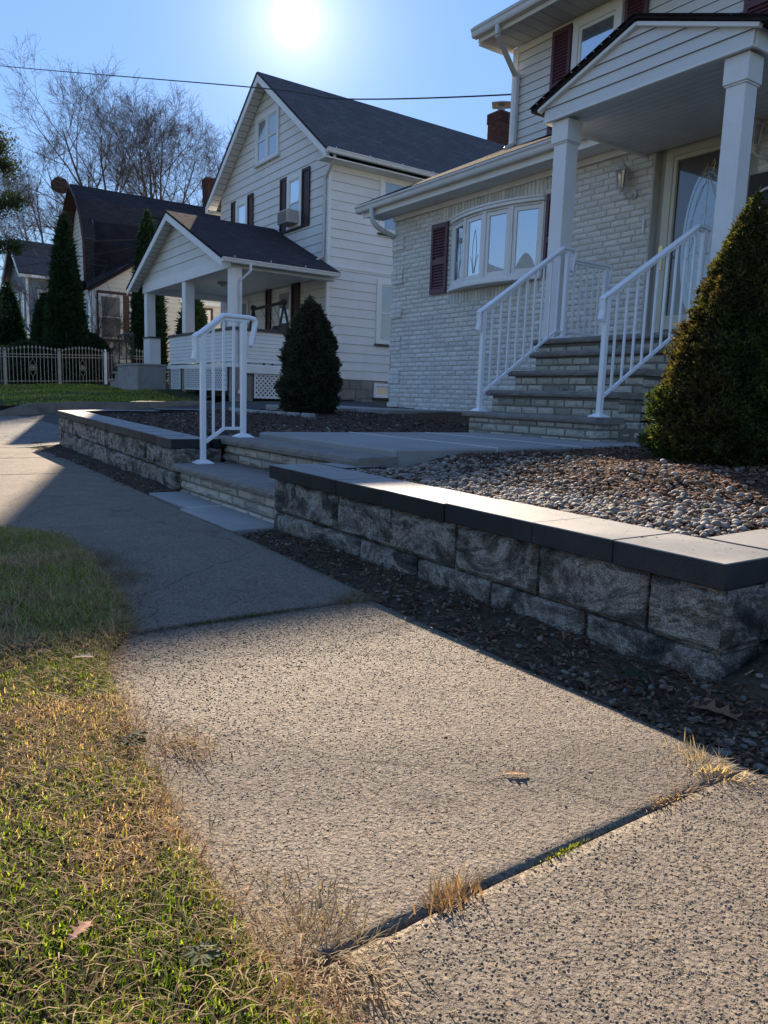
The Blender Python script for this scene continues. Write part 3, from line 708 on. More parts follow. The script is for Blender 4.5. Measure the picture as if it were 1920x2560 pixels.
for xe, s in ((-18.47, 1), (-26.97, -1)):
    mb.prism([(xe, 10.58, 6.29), (xe, 10.58, 6.49), (-22.72, 10.58, 9.64), (-22.72, 10.58, 9.42)], [(xe, 10.62, 6.29), (xe, 10.62, 6.49), (-22.72, 10.62, 9.64), (-22.72, 10.62, 9.42)])
    for i in range(22):   # soffit boards under the rake
        t0, t1 = i / 22, (i + .93) / 22
        a = Vector((xe + (-22.72 - xe) * t0, 0, 6.44 + 3.14 * t0)); b = Vector((xe + (-22.72 - xe) * t1, 0, 6.44 + 3.14 * t1))
        mb.add([(a.x, 10.62, a.z), (b.x, 10.62, b.z), (b.x, 10.99, b.z), (a.x, 10.99, a.z)], [(0, 1, 2, 3)])
    mb.box(xe, xe - s * .45, 10.6, 22.7, 6.30, 6.33)
mb.build('rake_trim', MT['trim'], Nn)
mb = MB(); gutter(mb, (-18.45, 10.6, 6.52), (-18.45, 22.6, 6.52), (1, 0, 0), .13, .12)
for y in np.arange(10.9, 22, 1.1): mb.box(-18.46, -18.44, y, y + .02, 6.52, 6.60)
mb.build('gutter', MT['gutter'], Nn)
mb = MB(); mb.beam((-18.52, 10.9, 6.42), (-18.52, 10.9, 6.32), .08, .06); mb.beam((-18.52, 10.9, 6.32), (-19.05, 10.93, 5.92), .08, .06); mb.beam((-19.06, 10.93, 5.95), (-19.10, 10.93, 3.82), .08, .06, (0, 1, 0)); mb.beam((-19.1, 10.93, 3.85), (-19.25, 10.8, 3.75), .08, .06)
mb.build('downspout', MT['aged_white'], Nn, bevel=.01)
window(Nn, fN, -23.62, -21.98, 7.23, 8.66, trim=.14, sashes=2, pane='glass_cur', lower='glass', n0=.03, sillmat='aged_white')
window(Nn, fN, -25.15, -24.22, 4.9, 6.40, trim=.16, pane='glass_blue', n0=.03); window(Nn, fN, -21.38, -20.46, 4.9, 6.42, trim=.14, pane='glass_blue', lower='glass', n0=.03)
for a, b in ((-25.54, -25.18), (-24.19, -23.78), (-21.83, -21.42), (-20.43, -19.98)): shutter(Nn, fN, a, b, 4.85, 6.46, 'darkshutter', n0=.03, pitch=0, mid=False)
window(Nn, fS, 12.67, 13.75, 4.73, 6.50, trim=.15, pane='glass_cur', lower='glass', n0=.03); window(Nn, fS, 12.67, 13.75, 1.58, 3.43, trim=.14, pane='glass_cur', lower='glass_cur', n0=.03)
window(Nn, fS, 17.2, 18.3, 4.73, 6.50, trim=.15, pane='glass_cur', lower='glass', n0=.03); window(Nn, fS, 17.2, 18.3, 1.58, 3.43, trim=.14, pane='glass_cur', n0=.03)
window(Nn, fS, 12.66, 13.8, -.0, .42, trim=.08, sashes=2, dh=False, pane='glass_cur', n0=.045)
# under the porch: window, door and shutters
window(Nn, fN, -21.98, -21.02, 1.55, 3.24, trim=.10, pane='glass_cur', lower='glass_cur', n0=.03)
for a, b in ((-22.76, -22.40), (-20.97, -20.5)): shutter(Nn, fN, a, b, 1.5, 3.3, 'darkshutter', n0=.03, pitch=0, mid=False)
mb = MB(); fN.box(mb, -25.1, -25.0, .02, .06, .78, 3.1); fN.box(mb, -24.2, -24.1, .02, .06, .78, 3.1); fN.box(mb, -24.999, -24.201, .02, .058, 3.0, 3.1); fN.box(mb, -25.0, -24.2, .02, .04, .78, 1.3); dr = mb.build('door', MT['trim'], Nn, bevel=.004)
mb = MB(); fN.box(mb, -24.999, -24.201, .018, .035, 1.301, 2.999); mb.build('pane', MT['glass_cur'], dr)
# porch
PY, PF = 7.58, 7.93
mb = MB(); gable_roof(mb, -26.29, -18.20, -22.3, 3.27, 5.05, PY - .03, 10.98); mb.build('porch_roof', MT['shingle_porch'], Nn)
mb = MB()
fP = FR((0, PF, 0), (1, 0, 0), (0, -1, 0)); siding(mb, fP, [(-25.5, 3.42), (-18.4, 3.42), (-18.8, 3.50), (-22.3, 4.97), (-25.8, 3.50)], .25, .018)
mb.prism([(-25.5, PF + .01, 3.3), (-18.4, PF + .01, 3.3), (-22.3, PF + .01, 4.9)], [(-25.5, PF + .12, 3.3), (-18.4, PF + .12, 3.3), (-22.3, PF + .12, 4.9)])
mb.build('porch_gable', MT['cream_siding'], Nn)
mb = MB(); mb.box(-25.6, -18.38, PF - .05, PF + .25, 3.12, 3.41); mb.box(-18.66, -18.38, PF + .251, 10.95, 3.12, 3.30); mb.box(-25.6, -25.3, PF + .251, 10.95, 3.12, 3.30)
for xe in (-18.22, -26.27):
    mb.prism([(xe, PY - .02, 3.08), (xe, PY - .02, 3.26), (-22.3, PY - .02, 5.04), (-22.3, PY - .02, 4.84)], [(xe, PY + .02, 3.08), (xe, PY + .02, 3.26), (-22.3, PY + .02, 5.04), (-22.3, PY + .02, 4.84)])
    for i in range(18):
        t0, t1 = i / 18, (i + .93) / 18
        a = Vector((xe + (-22.3 - xe) * t0, 0, 3.22 + 1.77 * t0)); b = Vector((xe + (-22.3 - xe) * t1, 0, 3.22 + 1.77 * t1))
        mb.add([(a.x, PY + .02, a.z), (b.x, PY + .02, b.z), (b.x, PF - .001, b.z), (a.x, PF - .001, a.z)], [(0, 1, 2, 3)])
mb.box(-25.29, -18.67, PF + .251, 10.95, 3.30, 3.33)
mb.build('porch_beam', MT['trim'], Nn, bevel=.004)
mb = MB(); gutter(mb, (-18.21, PY - .02, 3.30), (-18.21, 10.93, 3.30), (1, 0, 0), .12, .11)
for y in (7.9, 8.9, 9.9): mb.box(-18.22, -18.20, y, y + .02, 3.3, 3.38)
mb.build('porch_gutter', MT['gutter'], Nn)
mb = MB(); mb.beam((-18.13, 8.3, 3.2), (-18.13, 8.3, 3.02), .08, .06); mb.beam((-18.13, 8.3, 3.03), (-18.33, 8.12, 2.8), .08, .06); mb.beam((-18.33, 8.12, 2.82), (-18.33, 8.12, .06), .08, .06, (0, 1, 0)); mb.beam((-18.33, 8.12, .08), (-18.22, 8.05, -.02), .08, .06)
mb.build('downspout', MT['gutter'], Nn, bevel=.01)
def pcol(x, z0, z1=3.12):
    mb = MB(); mb.box(x - .14, x + .14, PF - .02, PF + .26, z0, z1 - .001); mb.build('porch_column', MT['trim'], Nn, bevel=.006)
pcol(-25.4, 1.72); pcol(-21.85, 1.67); pcol(-18.52, 1.67)
mb = MB(); mb.box(-25.56, -24.9, PF - .05, PF + .3, .66, 1.66); mb.box(-25.6, -18.38, PF + .32, 10.95, .66, .745)
mb.box(-23.2, -18.4, PF + .03, PF + .16, .80, 1.6); mb.box(-18.56, -18.43, PF + .16, 10.9, .80, 1.6)
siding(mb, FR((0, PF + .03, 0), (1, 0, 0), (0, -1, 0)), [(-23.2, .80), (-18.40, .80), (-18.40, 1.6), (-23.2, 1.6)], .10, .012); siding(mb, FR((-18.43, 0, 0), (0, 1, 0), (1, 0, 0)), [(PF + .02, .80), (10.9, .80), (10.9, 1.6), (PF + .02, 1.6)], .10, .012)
mb.build('porch_wall', MT['vinyl'], Nn)
mb = MB(); mb.box(-23.25, -18.36, PF - .02, PF + .2, 1.602, 1.665); mb.box(-18.62, -18.36, PF + .2005, 10.9, 1.602, 1.664); mb.box(-25.6, -24.86, PF - .08, PF + .34, 1.662, 1.715); mb.build('porch_wall_cap', MT['darksill'], Nn)
mb = MB(); mb.box(-25.6, -18.36, PF - .04, PF + .31, .655, .76); mb.box(-18.5, -18.34, PF + .311, 10.9, .52, .70); mb.build('porch_skirt', MT['trim'], Nn)
mb = MB()
for x in (-23.3, -22.15, -18.65): mb.box(x, x + .33, PF + .02, PF + .3, -.3, .654)
mb.box(-18.7, -18.45, 10.5, 10.9, -.3, .51); mb.box(-18.7, -18.45, PF + .301, PF + .6, -.3, .51); mb.box(-25.6, -18.75, 10.85, 10.94, -.3, .65); mb.build('porch_pier', MT['foundation'], Nn)
mb = MB(); mb.box(-23.28, -18.8, PF + .5, PF + .55, -.3, .6); mb.box(-18.95, -18.9, PF + .5, 10.8, -.3, .6); mb.build('crawl_space', MT['black'], Nn)
def lattice(fr, u0, u1, z0, z1, step=.105, w=.038):
    mb = MB(); B = lambda *a: fr.box(mb, *a)
    B(u0, u1, 0, .03, z0, z0 + .035); B(u0, u1, 0, .03, z1 - .035, z1); B(u0, u0 + .035, 0, .029, z0 + .035, z1 - .035); B(u1 - .035, u1, 0, .029, z0 + .035, z1 - .035)
    for s, nn in ((1, .004), (-1, .014)):
        k = -(z1 - z0)
        while k < (u1 - u0):
            a, b = (k, 0), (k + (z1 - z0), z1 - z0)
            ta = max(0, -k); tb = min(z1 - z0, (u1 - u0) - k)
            if tb - ta > .02:
                ua, ub = k + ta, k + tb
                if s < 0: ua, ub = (u1 - u0) - ua, (u1 - u0) - ub
                p = fr.P(u0 + ua, nn, z0 + ta); q = fr.P(u0 + ub, nn, z0 + tb); mb.beam(p, q, .008, w, fr.n.cross(q - p))
            k += step
    return mb.build('lattice', MT['vinyl'], Nn)
fl = FR((0, PF - .0, 0), (1, 0, 0), (0, -1, 0)); lattice(fl, -22.97, -22.18, .05, .655, .125, .034); lattice(fl, -21.80, -18.70, .05, .655, .125, .034)
lattice(FR((-18.42, 0, 0), (0, 1, 0), (1, 0, 0)), PF + .62, 10.45, -.12, .51, .125, .042)
mb = MB(); mb.tube([(-22.3, 9.3, 3.29), (-22.3, 9.3, 3.24)], .16, 14); mb.tube([(-22.3, 9.3, 3.24), (-22.3, 9.3, 3.17)], [.12, .05], 14); mb.build('porch_lamp', MT['acgrey'], Nn)
# stoop
mb = MB(); mb.box(-25.5, -23.32, 7.0, PF - .06, -.2, .73); mb.box(-26.0, -25.501, 7.05, PF - .06, -.2, .50); mb.box(-26.6, -26.001, 7.05, PF - .06, -.2, .27); mb.build('stoop', MT['concrete_pl'], Nn, bevel=.01)
mb = MB(); mb.box(-25.55, -23.29, 6.97, PF - .055, .731, .79); mb.box(-26.06, -25.56, 7.0, PF - .055, .501, .56); mb.box(-26.66, -26.06, 7.0, PF - .055, .271, .33); mb.build('stoop_slab', MT['concrete_pl'], Nn, bevel=.01)
# brick chimney near the back of the ridge
def chimney(parent, x0, x1, y0, y1, z0, z1, cap=True):
    mb = MB(); rr = random.Random(3); z = z0; k = 0
    while z < z1:
        ex = .03 if z > z1 - .32 else 0
        for f, L in ((FR((x0 - ex, y0 - ex, 0), (1, 0, 0), (0, -1, 0)), x1 - x0 + 2 * ex), (FR((x1 + ex, y0 - ex, 0), (0, 1, 0), (1, 0, 0)), y1 - y0 + 2 * ex)):
            u = -.1 * (k % 2)
            while u < L - .01:
                mb.color((rr.uniform(.7, 1.3),) * 3); f.box(mb, max(u, 0), min(u + .19, L), -.05, .0 + rr.uniform(0, .008), z, z + .06); u += .2
        z += .072; k += 1
    c = mb.build('chimney', MT['redbrick'], parent)
    mb = MB(); mb.box(x0 + .01, x1 - .01, y0 + .01, y1 - .01, z0 - .5, z1 + .02); mb.box(x0 - .03, x1 + .03, y0 - .03, y1 + .03, z1 + .02, z1 + .08); mb.build('chimney_core', MT['redmortar'], c)
    if cap:
        cx, cy = (x0 + x1) / 2, (y0 + y1) / 2; mb = MB(); mb.tube([(cx, cy, z1 + .08), (cx, cy, z1 + .34)], .14, 10)
        for a in range(4): mb.tube([(cx + .1 * math.cos(a * 1.57), cy + .1 * math.sin(a * 1.57), z1 + .28), (cx + .2 * math.cos(a * 1.57), cy + .2 * math.sin(a * 1.57), z1 + .42)], .008, 4)
        mb.tube([(cx, cy, z1 + .40), (cx, cy, z1 + .41), (cx, cy, z1 + .56)], [.52, .50, .04], 4); mb.build('chimney_cap', MT['steel'], c)
chimney(Nn, -23.65, -22.95, 20.8, 21.5, 9.0, 10.95)
# air conditioner in the upstairs window
mb = MB(); fN.box(mb, -21.27, -20.62, .05, .42, 4.99, 5.36)
ac = mb.build('air_conditioner', MT['acgrey'], None, bevel=.012); tag(ac, 'beige box air conditioner sticking out of the upstairs window between dark shutters', 'air conditioner')
mb = MB()
for i in range(12): fN.box(mb, -21.22, -20.67, .415, .425, 5.02 + i * .026, 5.033 + i * .026)
mb.build('grille', MT['black'], ac)
# porch swing frame
sw = thing('porch_swing', 'black folding swing frame with slung seat on the neighbour porch', 'swing', (-20.2, 9.9, .745))
mb = MB(); zt = 2.48
for x in (-21.3, -19.3):
    mb.tube([(x, 9.5, .75), (x, 9.85, zt)], .035, 7); mb.tube([(x, 10.25, .75), (x, 9.85, zt)], .035, 7); mb.sphere((x, 9.85, zt + .04), .09)
mb.tube([(-21.3, 9.85, zt), (-19.3, 9.85, zt + .05)], .045, 7); mb.build('frame', MT['black'], sw)
mb = MB(); mb.box(-20.85, -20.4, 9.55, 10.1, 1.3, 1.36); mb.hexa([(-20.85, 10.1, 1.3), (-20.4, 10.1, 1.3), (-20.4, 10.2, 1.3), (-20.85, 10.2, 1.3), (-20.82, 10.25, 2.0), (-20.43, 10.25, 2.0), (-20.43, 10.3, 2.0), (-20.82, 10.3, 2.0)])
mb.box(-20.0, -19.5, 9.5, 10.1, 1.2, 1.26); mb.box(-20.0, -19.5, 10.05, 10.12, 1.2, 2.0); mb.build('seat', MT['black'], sw, bevel=.02)
for x in (-20.8, -20.45, -19.95, -19.55): mb = MB(); mb.tube([(x, 9.85, zt), (x, 10.2, 1.9)], .008, 4); mb.build('chain', MT['black'], sw)
# black railing on the stoop
rl = thing('iron_railing', 'black wrought iron railing with scrolls beside the neighbour stoop steps', 'railing', (-25, 7.05, .79))
mb = MB(); y = 7.06
top = [(-26.6, 1.12), (-26.1, 1.35), (-25.5, 1.72), (-23.9, 1.72)]
mb.tube([(x, y, z) for x, z in top], .02, 6); mb.tube([(x, y, z - .78) for x, z in top], .012, 6)
def ztop(x):
    for (a, b) in zip(top, top[1:]):
        if a[0] <= x <= b[0]: return a[1] + (b[1] - a[1]) * (x - a[0]) / (b[0] - a[0])
for x in (-26.6, -25.5, -24.7, -23.92): mb.tube([(x, y, .33 if x < -26 else .8), (x, y, ztop(x))], .022, 6)
mb.build('frame', MT['black'], rl)
mb = MB()
for x in np.arange(-26.45, -23.95, .13): mb.tube([(x, y, ztop(x) - .78), (x, y, ztop(x))], .009, 4)
mb.build('baluster', MT['black'], rl)
for x in (-25.2, -24.4):
    mb = MB()
    for s in (1, -1): mb.tube([(x + .05 * math.sin(t * 5) * s + .03 * s, y - .02, 1.05 + .5 * t) for t in [i / 16 for i in range(17)]], .008, 4)
    mb.build('scroll', MT['black'], rl)

# ================================================================== third house (gambrel roof)
G = thing('gambrel_house', 'ivory house with tall dark gambrel roof behind the cream iron fence', 'house', (-37, 9, .2))
xs = -34.8; mb = MB(); fg = FR((xs, 0, 0), (0, 1, 0), (1, 0, 0))
mb.box(-41, xs - .03, 8.62, 15.5, 0, 4.2); mb.prism([(-41, 10.7, 4.2), (xs - .04, 10.7, 4.2), (-36.6, 10.7, 8.2), (-39.4, 10.7, 8.2)], [(-41, 15.4, 4.2), (xs - .04, 15.4, 4.2), (-36.6, 15.4, 8.2), (-39.4, 15.4, 8.2)])
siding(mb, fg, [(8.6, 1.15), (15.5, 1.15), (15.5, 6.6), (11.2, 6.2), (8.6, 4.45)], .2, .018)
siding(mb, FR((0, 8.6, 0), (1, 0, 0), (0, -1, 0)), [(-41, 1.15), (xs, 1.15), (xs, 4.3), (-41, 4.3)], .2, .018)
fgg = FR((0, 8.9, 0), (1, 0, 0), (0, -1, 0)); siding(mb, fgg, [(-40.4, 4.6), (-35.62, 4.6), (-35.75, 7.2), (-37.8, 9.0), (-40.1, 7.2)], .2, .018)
mb.build('wall', MT['yellow_siding'], G)
mb = MB(); mb.box(-41, xs + .0, 8.59, 15.4, -.1, 1.14); mb.build('foundation', MT['concrete_pl'], G)
# steep right slope, lower edge climbing towards the back
mb = MB()
prof = lambda z: -35.42 if z < 6 else (-35.42 - (z - 6) * .42 if z < 8 else -36.26 - (z - 8) * 1.45)
def sheet(mb, rows, th=(-.06, 0, -.02)):
    # rows: list of (front pt, back pt)
    v = 0
    for (a, b), (c, d) in zip(rows, rows[1:]):
        a, b, c, d = map(Vector, (a, b, c, d)); L = (c - a).length; t = Vector(th)
        mb.add([a, b, d, c, a + t, b + t, d + t, c + t], [(0, 1, 2, 3), (7, 6, 5, 4), (0, 4, 5, 1), (1, 5, 6, 2), (2, 6, 7, 3), (3, 7, 4, 0)],
               [[(0, v), ((b - a).length, v), ((b - a).length, v + L), (0, v + L)]] + [[(0, 0)] * 4] * 5); v += L
YF, YB = 8.45, 15.6
sheet(mb, [((-35.35, YF, 4.55), (-34.6, 11.2, 6.20)), ((-35.45, YF, 6.3), (-34.95, 12.6, 6.95)), ((-35.9, YF, 7.3), (-35.7, YB, 7.45)), ((-36.7, YF, 8.35), (-36.6, YB, 8.4)), ((-37.85, YF, 9.12), (-37.95, YB, 9.17))])
sheet(mb, [((-34.6, 11.2, 6.20), (-34.55, YB, 6.6)), ((-34.95, 12.6, 6.95), (-35.1, YB, 7.05)), ((-35.7, YB - .01, 7.44), (-35.7, YB, 7.45))])
sheet(mb, [((-37.85, YF, 9.12), (-37.95, YB, 9.17)), ((-39.1, YF, 8.35), (-39.1, YB, 8.4)), ((-39.75, YF, 7.0), (-39.9, YB, 7.0)), ((-40.3, YF, 4.6), (-40.6, YB, 4.6))], (0, 0, -.06))
sheet(mb, [((-35.35, YF, 4.6), (-34.6, 11.2, 6.25)), ((-34.62, 8.30, 4.22), (-34.55, 11.3, 6.12))], (0, .0, -.09))
mb.box(-41, -35.4, 8.30, 8.89, 4.45, 4.60)
mb.build('roof', MT['shingle_b'], G)
mb = MB()
pts = [(-35.38, 4.6), (-35.50, 6.3), (-35.95, 7.3), (-36.75, 8.3), (-37.85, 9.05), (-39.0, 8.25), (-39.68, 7.0), (-40.25, 4.7)]
for a, b in zip(pts, pts[1:]): mb.beam((a[0], YF - .02, a[1]), (b[0], YF - .02, b[1]), .04, .16, (0, 1, 0))
for a, b in zip(pts, pts[1:]): mb.add([(a[0], YF, a[1] - .05), (b[0], YF, b[1] - .05), (b[0], 8.9, b[1] - .05), (a[0], 8.9, a[1] - .05)], [(0, 1, 2, 3)])
mb.beam((xs + .05, 8.35, 4.16), (xs + .05, 11.25, 6.10), .05, .20)
mb.build('rake_trim', MT['browntrim'], G)
window(G, fgg, -36.75, -35.72, 5.25, 6.8, trim=.09, sashes=2, pane='glass_cur', n0=.03, sillmat='browntrim')
mb = MB(); fg.box(mb, 8.72, 8.79, .01, .05, 2.16, 4.18); fg.box(mb, 9.82, 10.1, .01, .05, 2.16, 4.18); fg.box(mb, 11.0, 11.12, .01, .05, 2.16, 4.18); fg.box(mb, 8.7901, 11.0, .01, .052, 4.07, 4.2); fg.box(mb, 8.7, 11.14, .01, .09, 2.04, 2.159); mb.build('window_surround', MT['browntrim'], G)
window(G, fg, 8.79, 9.82, 2.16, 4.07, trim=.08, pane='glass_cur', lower='glass_cur', n0=.04, sill=False); window(G, fg, 10.1, 11.0, 2.16, 4.07, trim=.08, pane='glass_cur', lower='glass', n0=.04, sill=False)
mb = MB(); fg.box(mb, 13.0, 13.1, .01, .06, 1.2, 3.9); fg.box(mb, 13.9, 14.0, .01, .06, 1.2, 3.9); fg.box(mb, 13.1001, 13.8999, .01, .058, 3.8, 3.9); d2 = mb.build('side_door', MT['browntrim'], G)
mb = MB(); fg.box(mb, 13.1, 13.9, .01, .03, 1.2, 3.8); mb.build('pane', MT['glass_cur'], d2)
mb = MB(); fg.box(mb, 12.4, 14.6, .02, .09, 4.0, 4.15); mb.build('door_canopy', MT['trim'], G); mb = MB(); mb.box(xs - .03, xs + .05, 8.56, 8.66, 1.15, 4.3); mb.build('corner_post', MT['trim'], G)
fg2 = FR((0, 8.6, 0), (1, 0, 0), (0, -1, 0))
for a in (-36.9, -35.9): window(G, fg2, a, a + .8, 2.2, 3.95, trim=.08, pane='glass_cur', n0=.03, sill=False)
chimney(G, -38.35, -37.7, 14.9, 15.5, 8.6, 10.5, cap=False)

# ================================================================== blue house beyond
Bh = thing('blue_house', 'slate blue house with white window trim far down the street', 'house', (-52, 8.3, .3))
mb = MB(); mb.box(-54.9, -49.2, 8.45, 14.5, .3, 6.4); mb.prism([(-54.9, 8.45, 6.4), (-49.2, 8.45, 6.4), (-52, 8.45, 8.4)], [(-54.9, 14.4, 6.4), (-49.2, 14.4, 6.4), (-52, 14.4, 8.4)])
siding(mb, FR((-49.2, 0, 0), (0, 1, 0), (1, 0, 0)), [(8.4, .6), (14.5, .6), (14.5, 6.4), (8.4, 6.4)], .16, .02); siding(mb, FR((0, 8.45, 0), (1, 0, 0), (0, -1, 0)), [(-55, .6), (-49.2, .6), (-49.2, 6.5), (-52, 8.5), (-55, 6.5)], .16, .02)
mb.build('wall', MT['blue_siding'], Bh)
mb = MB(); gable_roof(mb, -55.4, -48.7, -52, 6.35, 8.68, 7.95, 14.9, .08); mb.build('roof', MT['shingle'], Bh)
mb = MB()
for xe in (-48.75, -55.35): mb.prism([(xe, 7.93, 6.15), (xe, 7.93, 6.34), (-52, 7.93, 8.66), (-52, 7.93, 8.4)], [(xe, 8.0, 6.15), (xe, 8.0, 6.34), (-52, 8.0, 8.66), (-52, 8.0, 8.4)])
mb.box(-49.25, -48.7, 8.0, 14.8, 6.2, 6.36); mb.box(-49.25, -49.15, 8.38, 8.5, .6, 6.3); mb.build('eave_trim', MT['trim'], Bh)
fb1 = FR((0, 8.43, 0), (1, 0, 0), (0, -1, 0)); fb2 = FR((-49.18, 0, 0), (0, 1, 0), (1, 0, 0))
for a in (-54.0, -52.6, -50.9): window(Bh, fb1, a, a + .9, 3.9, 5.6, trim=.12, pane='glass', n0=.03); window(Bh, fb1, a, a + .9, 1.2, 2.9, trim=.12, pane='glass', n0=.03)
for a in (9.0, 11.2): window(Bh, fb2, a, a + 1.5, 3.9, 5.6, trim=.12, sashes=2, pane='glass', n0=.03); window(Bh, fb2, a, a + 1.5, 1.2, 2.9, trim=.12, sashes=2, pane='glass', n0=.03)
# ================================================================== ground, walls, steps
from mathutils import noise as MN
def fbm(x, y, seed=0, octs=4):
    out = np.zeros_like(x, dtype=float); amp = 1.0; tot = 0
    for o in range(octs):
        xi = np.floor(x).astype(int); yi = np.floor(y).astype(int); fx = x - xi; fy = y - yi
        fx = fx * fx * (3 - 2 * fx); fy = fy * fy * (3 - 2 * fy)
        def h(a, b):
            n = (a * 374761393 + b * 668265263 + (seed + o) * 974711) & 0xffffffff
            n = ((n ^ (n >> 13)) * 1274126177) & 0xffffffff
            return ((n ^ (n >> 16)) & 0xffff) / 65535.0
        v = (h(xi, yi) * (1 - fx) + h(xi + 1, yi) * fx) * (1 - fy) + (h(xi, yi + 1) * (1 - fx) + h(xi + 1, yi + 1) * fx) * fy
        out += v * amp; tot += amp; amp *= .5; x = x * 2.03 + 17; y = y * 2.03 + 31
    return out / tot
def grid(name, x0, x1, y0, y1, dx, zf, mat, kind='structure', thick=0):
    nx = max(2, int(round((x1 - x0) / dx)) + 1); ny = max(2, int(round((y1 - y0) / dx)) + 1)
    X, Y = np.meshgrid(np.linspace(x0, x1, nx), np.linspace(y0, y1, ny)); Z = zf(X, Y)
    V = np.stack([X.ravel(), Y.ravel(), Z.ravel()], 1); i = np.arange(nx * ny).reshape(ny, nx)
    F = np.stack([i[:-1, :-1].ravel(), i[:-1, 1:].ravel(), i[1:, 1:].ravel(), i[1:, :-1].ravel()], 1)
    o = build_np(name, V, F, mat, smooth=True, origin=(x0, y0, 0)); tag(o, kind=kind); return o
def idw(pts, p=3):
    P = np.array(pts)
    def f(X, Y):
        num = 0; den = 0
        for (a, b, c) in P:
            w = 1 / (((X - a) ** 2 + (Y - b) ** 2) ** (p / 2) + 1e-3); num = num + w * c; den = den + w
        return num / den
    return f
def lerp(xs, ys): return lambda v: np.interp(v, xs, ys)

# base ground, road, kerb
grid('ground', -140, 60, -40, 120, 10, lambda X, Y: np.full_like(X, -1.15), MT['lawn'])
mb = MB(); mb.box(-140, 60, -9.6, -1.95, -1.1, -.92); tag(mb.build('road', MT['asphalt']), kind='structure')
mb = MB(); mb.box(-140, 60, -1.949, -1.80, -1.1, -.78); tag(mb.build('kerb', MT['curb'], bevel=.01), kind='structure')
# verge
ye = lerp([-60, -6, -4.4, -4.05, -3.4, -2.7, -2.35, -2.1, -1.6, -1.2, -.9, -.65, -.2, 3], [.42, .45, .55, .84, .84, .76, .70, .57, .49, .44, .44, .46, .42, .45])
def verge_z(X, Y): return -.748 + .03 * (fbm(X * 5, Y * 5, 3) - .5) - np.clip((Y - (ye(X) - .05)) * .6, -.0, .05)
grid('verge_ground', -9, 2, -1.8, .95, .022, lambda X, Y: np.where(Y > ye(X) - .0, -.80, verge_z(X, Y)), MT['verge'])
grid('verge_ground', -60, -9.01, -1.8, .46, .3, lambda X, Y: -.75 + .02 * fbm(X, Y, 5), MT['lawn'])
# sidewalk slabs, each its own piece with open joints
def slab(x0, x1, ya, yb0, yb1, tilt=0, mat='sidewalk', name='sidewalk', top=GZ, rough=.004):
    """yb0/yb1: house side edge at x0/x1"""
    nx = int(max(6, (x1 - x0) / .03)); ny = 40
    xs_ = np.linspace(x0, x1, nx); V = []; T = np.linspace(0, 1, ny)
    for i, x in enumerate(xs_):
        yb = yb0 + (yb1 - yb0) * i / (nx - 1)
        for t in T:
            xx = x; e = min(i, nx - 1 - i) == 0
            if e: xx += (.010 if i == 0 else -.010) * (abs(float(fbm(np.array([t * 14 + x * 3]), np.array([2.2]), 8)[0]) - .35)) * (2.2 if t < .42 else .25)
            y = ya + (yb - ya) * t
            if t == 1: y -= .012 * float(fbm(np.array([x * 9]), np.array([5.5]), 9)[0])
            z = top + tilt * (x - (x0 + x1) / 2) + (-.0008 if (e or t == 1) else 0)
            V.append((xx, y, z))
    n = len(V); V += [(a, b, c - .09) for a, b, c in V]
    F = []
    for i in range(nx - 1):
        for j in range(ny - 1): F.append((i * ny + j, (i + 1) * ny + j, (i + 1) * ny + j + 1, i * ny + j + 1))
    for i in range(nx - 1): F.append((i * ny + ny - 1, (i + 1) * ny + ny - 1, n + (i + 1) * ny + ny - 1, n + i * ny + ny - 1)); F.append((n + i * ny, n + (i + 1) * ny, (i + 1) * ny, i * ny))
    for j in range(ny - 1): F.append((j, j + 1, n + j + 1, n + j)); k = (nx - 1) * ny; F.append((n + k + j, n + k + j + 1, k + j + 1, k + j))
    V = np.array(V); F = np.array(F)
    return tag(build_np(name, V, F, MT[mat], origin=(x0, ya, top)), kind='structure')
slab(-.7885, 2.2, .25, 1.53, 1.50, 0)
slab(-2.308, -.7915, .25, 1.565, 1.53, .001)
slab(-3.85, -2.317, .25, 1.655, 1.585, -.002, top=GZ + .006)
slab(-7.10, -3.865, .25, 1.78, 1.66, 0)
slab(-8.75, -7.115, .25, 1.80, 1.78, 0); slab(-10.3, -8.765, .25, 1.9, 1.80, 0); slab(-12, -10.315, .25, 1.95, 1.9, 0)
x = -12.015
while x > -60: slab(x - 1.6, x, .25, 1.65, 1.65, 0); x -= 1.615
mb = MB(); mb.box(-60, 2, .3, 1.5, -1.0, -.80); tag(mb.build('sidewalk_bed', MT['soil']), kind='structure')
# entry pad at the foot of the steps
mb = MB(); mb.box(-5.50, -4.71, 1.72, 1.97, -.85, -.748); mb.box(-4.695, -3.83, 1.665, 1.97, -.85, -.749); tag(mb.build('entry_pad', MT['walkway'], bevel=.006), kind='structure')
mb = MB(); mb.box(-4.7095, -4.6955, 1.72, 1.965, -.84, -.747); tag(mb.build('pad_joint', MT['joint']), kind='structure')
# strip of soil between sidewalk and wall, wrapping round the end of the wall
def soil_z(X, Y):
    z = -.785 + .035 * (fbm(X * 4, Y * 4, 21) - .5) + .02 * (fbm(X * 19, Y * 19, 22) - .5) + np.clip(Y - 1.66, 0, .25) * .16 * ((X > -3.8) | (X < -5.55))
    z = np.where((X < -3.8) & (X > -5.55), z - .03, z)
    r = np.clip((X + 1.12) * 8, 0, 1) ; z = z + (np.clip(Y - 1.86, 0, .55) * .62 + np.clip(Y - 2.41, 0, 10) * .03) * r
    return z
grid('soil', -11, 2.2, 1.42, 2.1, .02, soil_z, MT['soil']); grid('soil', -1.12, 3, 2.1, 8, .05, soil_z, MT['soil'])
